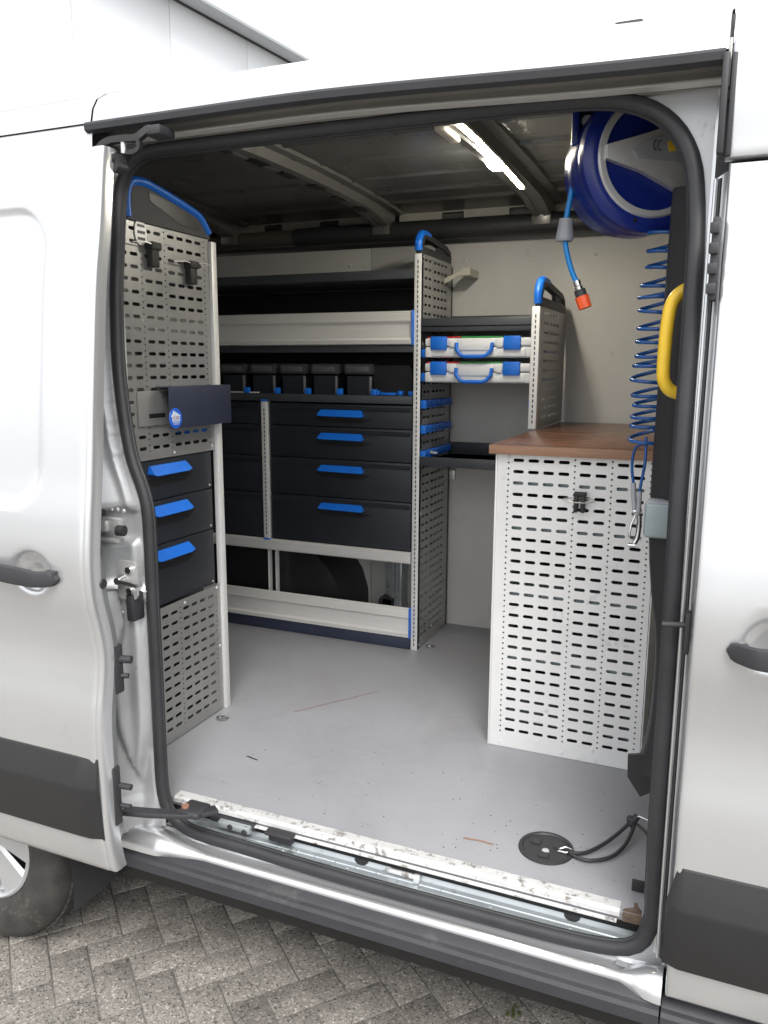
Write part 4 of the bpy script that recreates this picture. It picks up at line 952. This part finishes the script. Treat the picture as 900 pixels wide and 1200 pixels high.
# cabinet end cap
a0, a1, z0, z1 = 1.872, 2.262, 2.213, 2.325
L, H = a1-a0, z1-z0
P = [(a0, z0), (a0, z0+H*.55), (a0+.02, z1-.008), (a0+.055, z1), (a0+.10, z1-.003), (a1-.09, z1-.040), (a1-.045, z1-.060), (a1-.004, z0+.010), (a1, z0)]
cp = MB().prism(P, 'x', XC-.014, XC+.008).build('end_cap', M['blackp'], tc_, smooth=30)
MB().prism([(a0+.095, z1-.026), (a0+.15, z1-.030), (a1-.10, z1-.058), (a1-.045, z0+.022), (a1-.07, z0+.014), (a1-.15, z0+.020), (a0+.10, z1-.048)], 'x', XC+.006, XC+.0095).build('grip_opening', M['void'], cp, smooth=0)
MB().tube(smoothpath([(XC, a0+.003, z0+.006), (XC, a0+.002, z0+H*.55), (XC, a0+.02, z1-.012), (XC, a0+.06, z1-.002), (XC, a0+.12, z1-.006), (XC, a1-.085, z1-.042), (XC, a1-.040, z1-.062), (XC, a1-.006, z0+.016)], 3), 0, sect=[(.014*math.cos(k*math.pi/6), .018*math.sin(k*math.pi/6)) for k in range(12)]).build('grip', M['blue'], cp, smooth=50)
# clips and plates on it
def hook(y, z, label, r=.04):
    e = empty('tool_clip', (XC, y, z), label=label, cat='clip', group='dark spring clips on the cabinet')
    b = MB().box(.002, .024, -.017, .017, -.058, .0, .004).box(.0, .030, -.022, .022, -.010, .012, .004); b.build('clip_body', M['greyp'] if 0 else M['mould'], e)
    b = MB(); b.tube([(.016, -.09, .002), (.03, -.05, .006), (.022, 0, .004), (.03, .03, .010), (.045, .055, .006)], .002, 6); b.build('spring_wire', M['silver'], e)
hook(1.968, 2.150, 'dark spring clip nearest the pillar, high on the perforated cabinet')
hook(2.150, 2.118, 'dark spring clip further right on the perforated cabinet top')
b = MB()
ov = [(1.930+.026*math.cos(a), 2.185+.036*math.sin(a)) for a in [2*math.pi*k/20 for k in range(20)]]
b.prism(ov, 'x', XC+.001, XC+.004)
e = empty('oval_plate', (0, 0, 0), label='small oval metal plate with slots at the top of the perforated cabinet', cat='plate'); b.build('plate', M['alupost'], e, smooth=0)
b = MB()
for z in (2.203, 2.185, 2.167): b.box(XC+.0035, XC+.0048, 1.915, 1.947, z-.004, z+.004, 0)
b.build('plate_slots', M['void'], e, smooth=0)
e = empty('holder_plate', (0, 0, 0), label='navy sheet holder with round blue house sticker on the cabinet', cat='holder')
XH = XC+.050
MB().box(XH-.004, XH, 1.966, 2.292, 1.622, 1.748, .001).build('front_sheet', M['navy'], e); bx('folded_edge', M['navy'], e, XC+.004, XH-.004, 1.966, 2.292, 1.745, 1.748, 0)
bx('mounting_plate', M['perf'], e, XC+.001, XC+.006, 1.88, 2.02, 1.632, 1.735, .001); bx('plate_slot', M['void'], e, XC+.0055, XC+.0068, 1.925, 2.0, 1.655, 1.668, 0)
sy0, sz0 = 1.992, 1.653
stk = MB().lathe([(.0001, .0016), (.030, .0016), (.031, .0)], Matrix.Translation((XH, sy0, sz0))@Matrix.Rotation(R(90), 4, 'Y'), 32).build('round_sticker', M['stk'], e)
b = MB(); b.prism([(sy0-.024, sz0+.005), (sy0-.018, sz0+.005), (sy0-.018, sz0-.009), (sy0+.019, sz0-.009), (sy0+.019, sz0+.006), (sy0+.025, sz0+.006), (sy0-.010, sz0+.024)], 'x', XH+.0014, XH+.0022)
b.box(XH+.0014, XH+.0022, sy0-.016, sy0+.018, sz0-.0135, sz0-.011, 0); b.box(XH+.0014, XH+.0022, sy0-.012, sy0+.013, sz0-.0185, sz0-.0165, 0); b.build('house_emblem', M['stw'], stk, smooth=0)
def text(s, size, m, parent, loc, rot, name='lettering', ext=.0003):
    cu = bpy.data.curves.new(name, 'FONT'); cu.body = s; cu.size = size; cu.extrude = ext; cu.align_x = 'CENTER'; cu.align_y = 'CENTER'; cu.resolution_u = 3
    t = bpy.data.objects.new(name, cu); COL.objects.link(t); dg = bpy.context.evaluated_depsgraph_get(); me = bpy.data.meshes.new_from_object(t.evaluated_get(dg))
    bpy.data.objects.remove(t); bpy.data.curves.remove(cu); me.materials.clear(); me.materials.append(m); o = bpy.data.objects.new(name, me); COL.objects.link(o); o.location = loc; o.rotation_euler = rot; o.parent = parent; return o
text('KBB', .017, mat('letter_tan', (.30, .20, .24), .5), stk, (XH+.0025, sy0+.001, sz0), (R(90), 0, R(90)))

# ------------------------------------------------------------------ workbench
wb = empty('workbench', (0, 0, 0), label='workbench with brown wooden top and white perforated side sheet', cat='workbench')
fY = lambda Y: (lambda u, v, w_: (u, Y-w_, v))
c0 = [(-.592, 'd'), (-.561, 's'), (-.5155, 's'), (-.470, 's'), (-.4245, 's'), (-.393, 'd'), (-.3625, 's'), (-.317, 's'), (-.286, 'd'), (-.2555, 's'), (-.210, 's'), (-.178, 'd')]
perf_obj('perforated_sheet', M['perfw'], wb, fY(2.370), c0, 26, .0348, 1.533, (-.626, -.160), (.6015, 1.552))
b = MB(); b.box(-.632, -.6262, 2.366, 2.40, .6015, 1.552, .001); b.build('edge_post', M['alupost'], wb)
b = MB()
for (x, z) in ((-.592, .617), (-.393, .617), (-.178, .617), (-.30, .64), (-.47, .640), (-.592, 1.542)): b.lathe([(.0001, -.003), (.005, -.002), (.006, 0)], Matrix.Translation((x, 2.3695, z))@Matrix.Rotation(R(-90), 4, 'X'), 10)
b.build('rivets', M['white'], wb)
for z in (1.463, 1.324, 1.115, .905, .70): bx('inner_shelf', M['boxg'], wb, -.62, -.165, 2.384, 3.44, z-.008, z+.008)
bx('left_side', M['perfw'], wb, -.632, -.628, 2.40, 3.46, .6015, 1.552); bx('right_side', M['perfw'], wb, -.159, -.155, 2.372, 3.46, .6015, 1.552)
b = MB().box(-.646, -.13, 2.3405, 3.46, 1.5535, 1.580, .0015); o = b.build('bench_top', M['bench'], wb)
bx('top_edge', M['benchedge'], wb, -.646, -.13, 2.338, 2.3402, 1.5525, 1.5795, .0005)
e = empty('tool_clip', (-.372, 2.368, 1.440), label='dark double spring clip with wire loop on the white bench sheet', cat='clip')
MB().box(-.018, .018, -.022, -.002, -.004, .010, .003).box(-.016, -.004, -.026, -.004, -.050, .0, .003).box(.004, .016, -.026, -.004, -.050, .0, .003).build('clip_body', M['mould'], e)
MB().tube([(.046*math.cos(t), -.030+.030*math.sin(t)*.6, -.012+.004*math.sin(t)) for t in [2*math.pi*k/24 for k in range(24)]], .0018, 6, closed=True).build('wire_loop', M['silver'], e)

# ------------------------------------------------------------------ hose reel under the roof
axd = Vector((-.50, .866, .0)).normalized(); fc = Vector((-.179, 1.925, 2.262))
hr = empty('hose_reel', tuple(fc+Vector((0, 0, .2))), label='dark blue enclosed hose reel with silver ring hanging under the roof', cat='hose reel')
q = axd.to_track_quat('Z', 'Y').to_matrix().to_4x4()
mtr = Matrix.Translation(fc-Vector(hr.location))@q
def addr(b, n, m, par=hr, s=40, **k): o = b.build(n, m, None, smooth=s, **k); o.parent = par; return o
addr(MB().lathe([(.0001, .010), (.115, .010), (.128, .004), (.148, .004), (.158, .012), (.160, .030), (.156, .050), (.152, .054), (.155, .060), (.156, .115), (.150, .125), (.146, .13), (.146, .165), (.12, .18), (.0001, .18)], mtr, 56), 'drum', M['blued'])
addr(MB().lathe([(.112, .009), (.113, -.001), (.125, -.002), (.129, .005)], mtr, 56), 'silver_ring', M['silver'])
# V bracket: arms meet at the left rim and open to the right
def loc2(u, v, h): return mtr@Vector((u, v, h))
# in-plane axes: image right on the reel face and up
rx = (Vector((0, 0, 1)).cross(axd)).normalized()*-1; ux = Vector((0, 0, 1))
if rx.x < 0: rx = -rx
def face(u, v, h): return fc-Vector(hr.location)+rx*u+ux*v+axd*h
def plate(poly, h0, h1, bm_):
    A = [bm_.verts.new(face(u, v, h0)) for u, v in poly]; B = [bm_.verts.new(face(u, v, h1)) for u, v in poly]; bm_.faces.new(A); bm_.faces.new(B[::-1]); n = len(A)
    for i in range(n): bm_.faces.new((A[i], B[i], B[(i+1) % n], A[(i+1) % n]))
b = MB(); plate([(-.112, .018), (-.112, -.010), (-.030, -.034), (.085, -.088), (.10, -.084), (.13, -.03), (.16, .06), (.10, .085), (.05, .068), (-.05, .036)], -.008, .011, b.bm); addr(b, 'bracket', M['silver'], s=20)
b = MB(); plate([(-.055, .006), (-.045, .020), (.05, .050), (.13, .07), (.13, -.030), (.03, -.012), (-.045, -.008)], -.013, -.0085, b.bm); addr(b, 'bracket_plate', M['greyp'], s=20)
b = MB(); plate([(.020, .026), (.056, .036), (.060, .012), (.024, .006)], -.0150, -.0132, b.bm); addr(b, 'yellow_label', M['yellow'], s=0)
b = MB()
for u in (-.006, .004): b.tube([face(u+.006*math.cos(t), .018+.010*math.sin(t), -.0140) for t in [math.pi*.4+k*math.pi*1.2/8 for k in range(9)]], .0011, 5)
addr(b, 'ring_marks', M['void'])
b = MB()
for a in (150, 195, 240, 285): b.lathe([(.0001, -.002), (.005, -.002), (.006, .002)], mtr@Matrix.Translation((.138*math.cos(R(a)), .138*math.sin(R(a)), .004)), 8)
addr(b, 'casing_screws', M['void'])
b = MB()
for a in (165, 185, 205):
    c = mtr@Vector((.1565*math.cos(R(a)), .1565*math.sin(R(a)), .088)); b.lathe([(.0001, .004), (.018, .003), (.024, -.004)], Matrix.Translation(c)@(Vector(mtr.to_3x3()@Vector((math.cos(R(a)), math.sin(R(a)), 0)))).to_track_quat('Z', 'Y').to_matrix().to_4x4(), 14)
addr(b, 'casing_dimples', M['blued'])
b = MB(); b.box(-.362, -.345, 1.92, 1.985, 2.300, 2.395, .005).box(-.312, -.290, 1.92, 1.985, 2.285, 2.40, .005).box(-.362, -.290, 1.92, 1.985, 2.372, 2.400, .005).box(-.350, -.300, 1.965, 1.985, 2.30, 2.38, .003)
for v in b.bm.verts: v.co -= Vector(hr.location)
addr(b, 'hose_guide', M['blued'])
b = MB().cyl((-.330, 1.935, 2.352), (-.330, 1.962, 2.352), .0125)
for v in b.bm.verts: v.co -= Vector(hr.location)
addr(b, 'guide_roller', M['greyp'])
b = MB().box(-.30, -.10, 1.98, 2.10, 2.40, 2.50, .004)
for v in b.bm.verts: v.co -= Vector(hr.location)
addr(b, 'ceiling_mount', M['blued'])
# its hose
e = empty('air_hose', (-.33, 1.95, 2.33), label='light blue hose with grey stopper and orange coupling hanging from the reel', cat='hose')
def adde(b, n, m, par, s=60): 
    for v in b.bm.verts: v.co -= Vector(par.location)
    o = b.build(n, m, None, smooth=s); o.parent = par; return o
adde(MB().tube(smoothpath([(-.322, 1.94, 2.345), (-.332, 1.938, 2.322), (-.343, 1.94, 2.295), (-.353, 1.95, 2.255), (-.362, 1.95, 2.20), (-.370, 1.95, 2.15), (-.372, 1.95, 2.115), (-.366, 1.95, 2.075), (-.352, 1.95, 2.030), (-.338, 1.95, 2.003)]), .0062, 12), 'hose', M['cyan'], e)
adde(MB().cyl((-.3705, 1.95, 2.148), (-.3722, 1.95, 2.103), .015, .021, 16).cyl((-.3722, 1.95, 2.103), (-.3723, 1.95, 2.098), .021, .019, 16), 'stopper', M['greyp'], e)
d = Vector((.32, 0, -.86)).normalized(); p = Vector((-.340, 1.95, 2.008))
adde(MB().cyl(p, p+d*.012, .0085).cyl(p+d*.014, p+d*.024, .009), 'hose_clamp', M['chrome'], e)
adde(MB().cyl(p+d*.022, p+d*.038, .0135, n=12), 'black_collar', M['rubber'], e)
b = MB().cyl(p+d*.038, p+d*.066, .0165, .0155, 10)
adde(b, 'orange_coupling', M['orange'], e, 20)
# coiled hose
e = empty('coiled_hose', (-.15, 1.95, 1.6), label='dark blue spiral air hose with blow gun hanging beside the black cover', cat='hose')
pts = []; turns = 16; z0, z1 = 2.120, 1.640
for k in range(turns*18+1):
    t = k/(turns*18); a = 2*math.pi*turns*t; st = t**.85
    cx = -.149-.012*ss(0, .5, t)-.002*t; r_ = .036
    z = z0+(z1-z0)*(t*.82+.18*(1-(1-t)**2))+.004*math.sin(t*23)+.003*math.sin(t*41+1); r_ = .0355+.0018*math.sin(t*31); cx += .003*math.sin(t*17)
    pts.append((cx+r_*math.cos(a), 1.930+r_*math.sin(a), z+.004*math.cos(a)))
adde(MB().tube(pts, .0042, 8), 'coil', M['coil'], e)
adde(MB().tube(smoothpath([pts[-1], (-.175, 1.93, 1.634), (-.187, 1.93, 1.615), (-.189, 1.93, 1.58), (-.184, 1.93, 1.545)]), .0034, 8).tube(smoothpath([(-.160, 1.905, 1.655), (-.158, 1.90, 1.60), (-.164, 1.90, 1.55), (-.166, 1.90, 1.53)]), .0034, 8), 'hose_ends', M['coil'], e)
adde(MB().tube(smoothpath([(-.184, 1.93, 1.545), (-.180, 1.928, 1.505), (-.174, 1.925, 1.470)]), [.006]*9, 8).tube(smoothpath([(-.166, 1.90, 1.53), (-.166, 1.90, 1.49), (-.168, 1.905, 1.475)]), .0055, 8), 'hose_sleeves', M['greyp'], e)
adde(MB().cyl((-.178, 1.915, 1.480), (-.160, 1.915, 1.480), .006).tube(smoothpath([(-.168, 1.915, 1.50), (-.164, 1.915, 1.455), (-.166, 1.912, 1.42), (-.172, 1.91, 1.405)]), .006, 10).tube([(-.172, 1.912, 1.475), (-.181, 1.90, 1.45), (-.183, 1.90, 1.42)], .003, 6).cyl((-.186, 1.91, 1.400), (-.168, 1.91, 1.400), .0055), 'blow_gun', M['chrome'], e)
# grey box
e = empty('junction_box', (-.12, 1.80, 1.48), label='small grey box with pale lid on the black pillar cover', cat='box')
adde(MB().box(-.146, -.072, 1.806, 1.86, 1.441, 1.524, .008), 'box_body', M['greyp'], e, 40); adde(MB().box(-.143, -.076, 1.796, 1.8065, 1.444, 1.520, .006, seg=3), 'box_lid', M['boxg'], e, 40)
# elastic strap on the floor
e = empty('cable_loop', (-.2, 1.9, .6), label='black elastic cord looped from the floor socket to the side hook', cat='cord')
adde(MB().tube(smoothpath([(-.285, 1.868, .612), (-.262, 1.866, .609), (-.235, 1.885, .608), (-.20, 1.935, .612), (-.170, 1.985, .622), (-.145, 2.02, .640)]), .0048, 8).tube(smoothpath([(-.285, 1.868, .612), (-.262, 1.852, .609), (-.225, 1.850, .608), (-.180, 1.885, .608), (-.152, 1.945, .613), (-.138, 2.005, .632), (-.142, 2.02, .640)]), .0048, 8).tube(smoothpath([(-.145, 2.02, .640), (-.12, 2.01, .632), (-.09, 1.99, .618), (-.07, 1.99, .612)]), .004, 8), 'cord', M['rubber'], e)
adde(MB().box(-.158, -.130, 2.010, 2.03, .632, .652, .006).cyl((-.150, 2.015, .628), (-.132, 2.022, .655), .009), 'knot', M['rubber'], e)
adde(MB().tube([(-.148, 2.02, .648), (-.125, 2.02, .656), (-.10, 2.01, .655), (-.075, 2.01, .653)], .0032, 6).tube([(-.305, 1.868, .606), (-.290, 1.880, .610), (-.272, 1.872, .611), (-.285, 1.858, .609), (-.305, 1.862, .606)], .0032, 6), 'snap_hook', M['chrome'], e)
bx('floor_bracket', M['mould'], van, -.118, -.090, 1.775, 1.779, .605, .635)

# tiny repeated details joined into one part each
for o in bpy.data.objects:
    if o.name.split('.')[0] in ('rivets', 'slots', 'beam_holes', 'pillar_rivets', 'wall_rivets', 'shelf_slots', 'moulded_ribs', 'casing_screws', 'casing_dimples', 'ring_marks', 'tread', 'socket_lugs', 'plate_slots', 'drain_holes', 'guide_pins', 'grit', 'roller_bracket', 'contact_buffer'): o['kind'] = 'stuff'
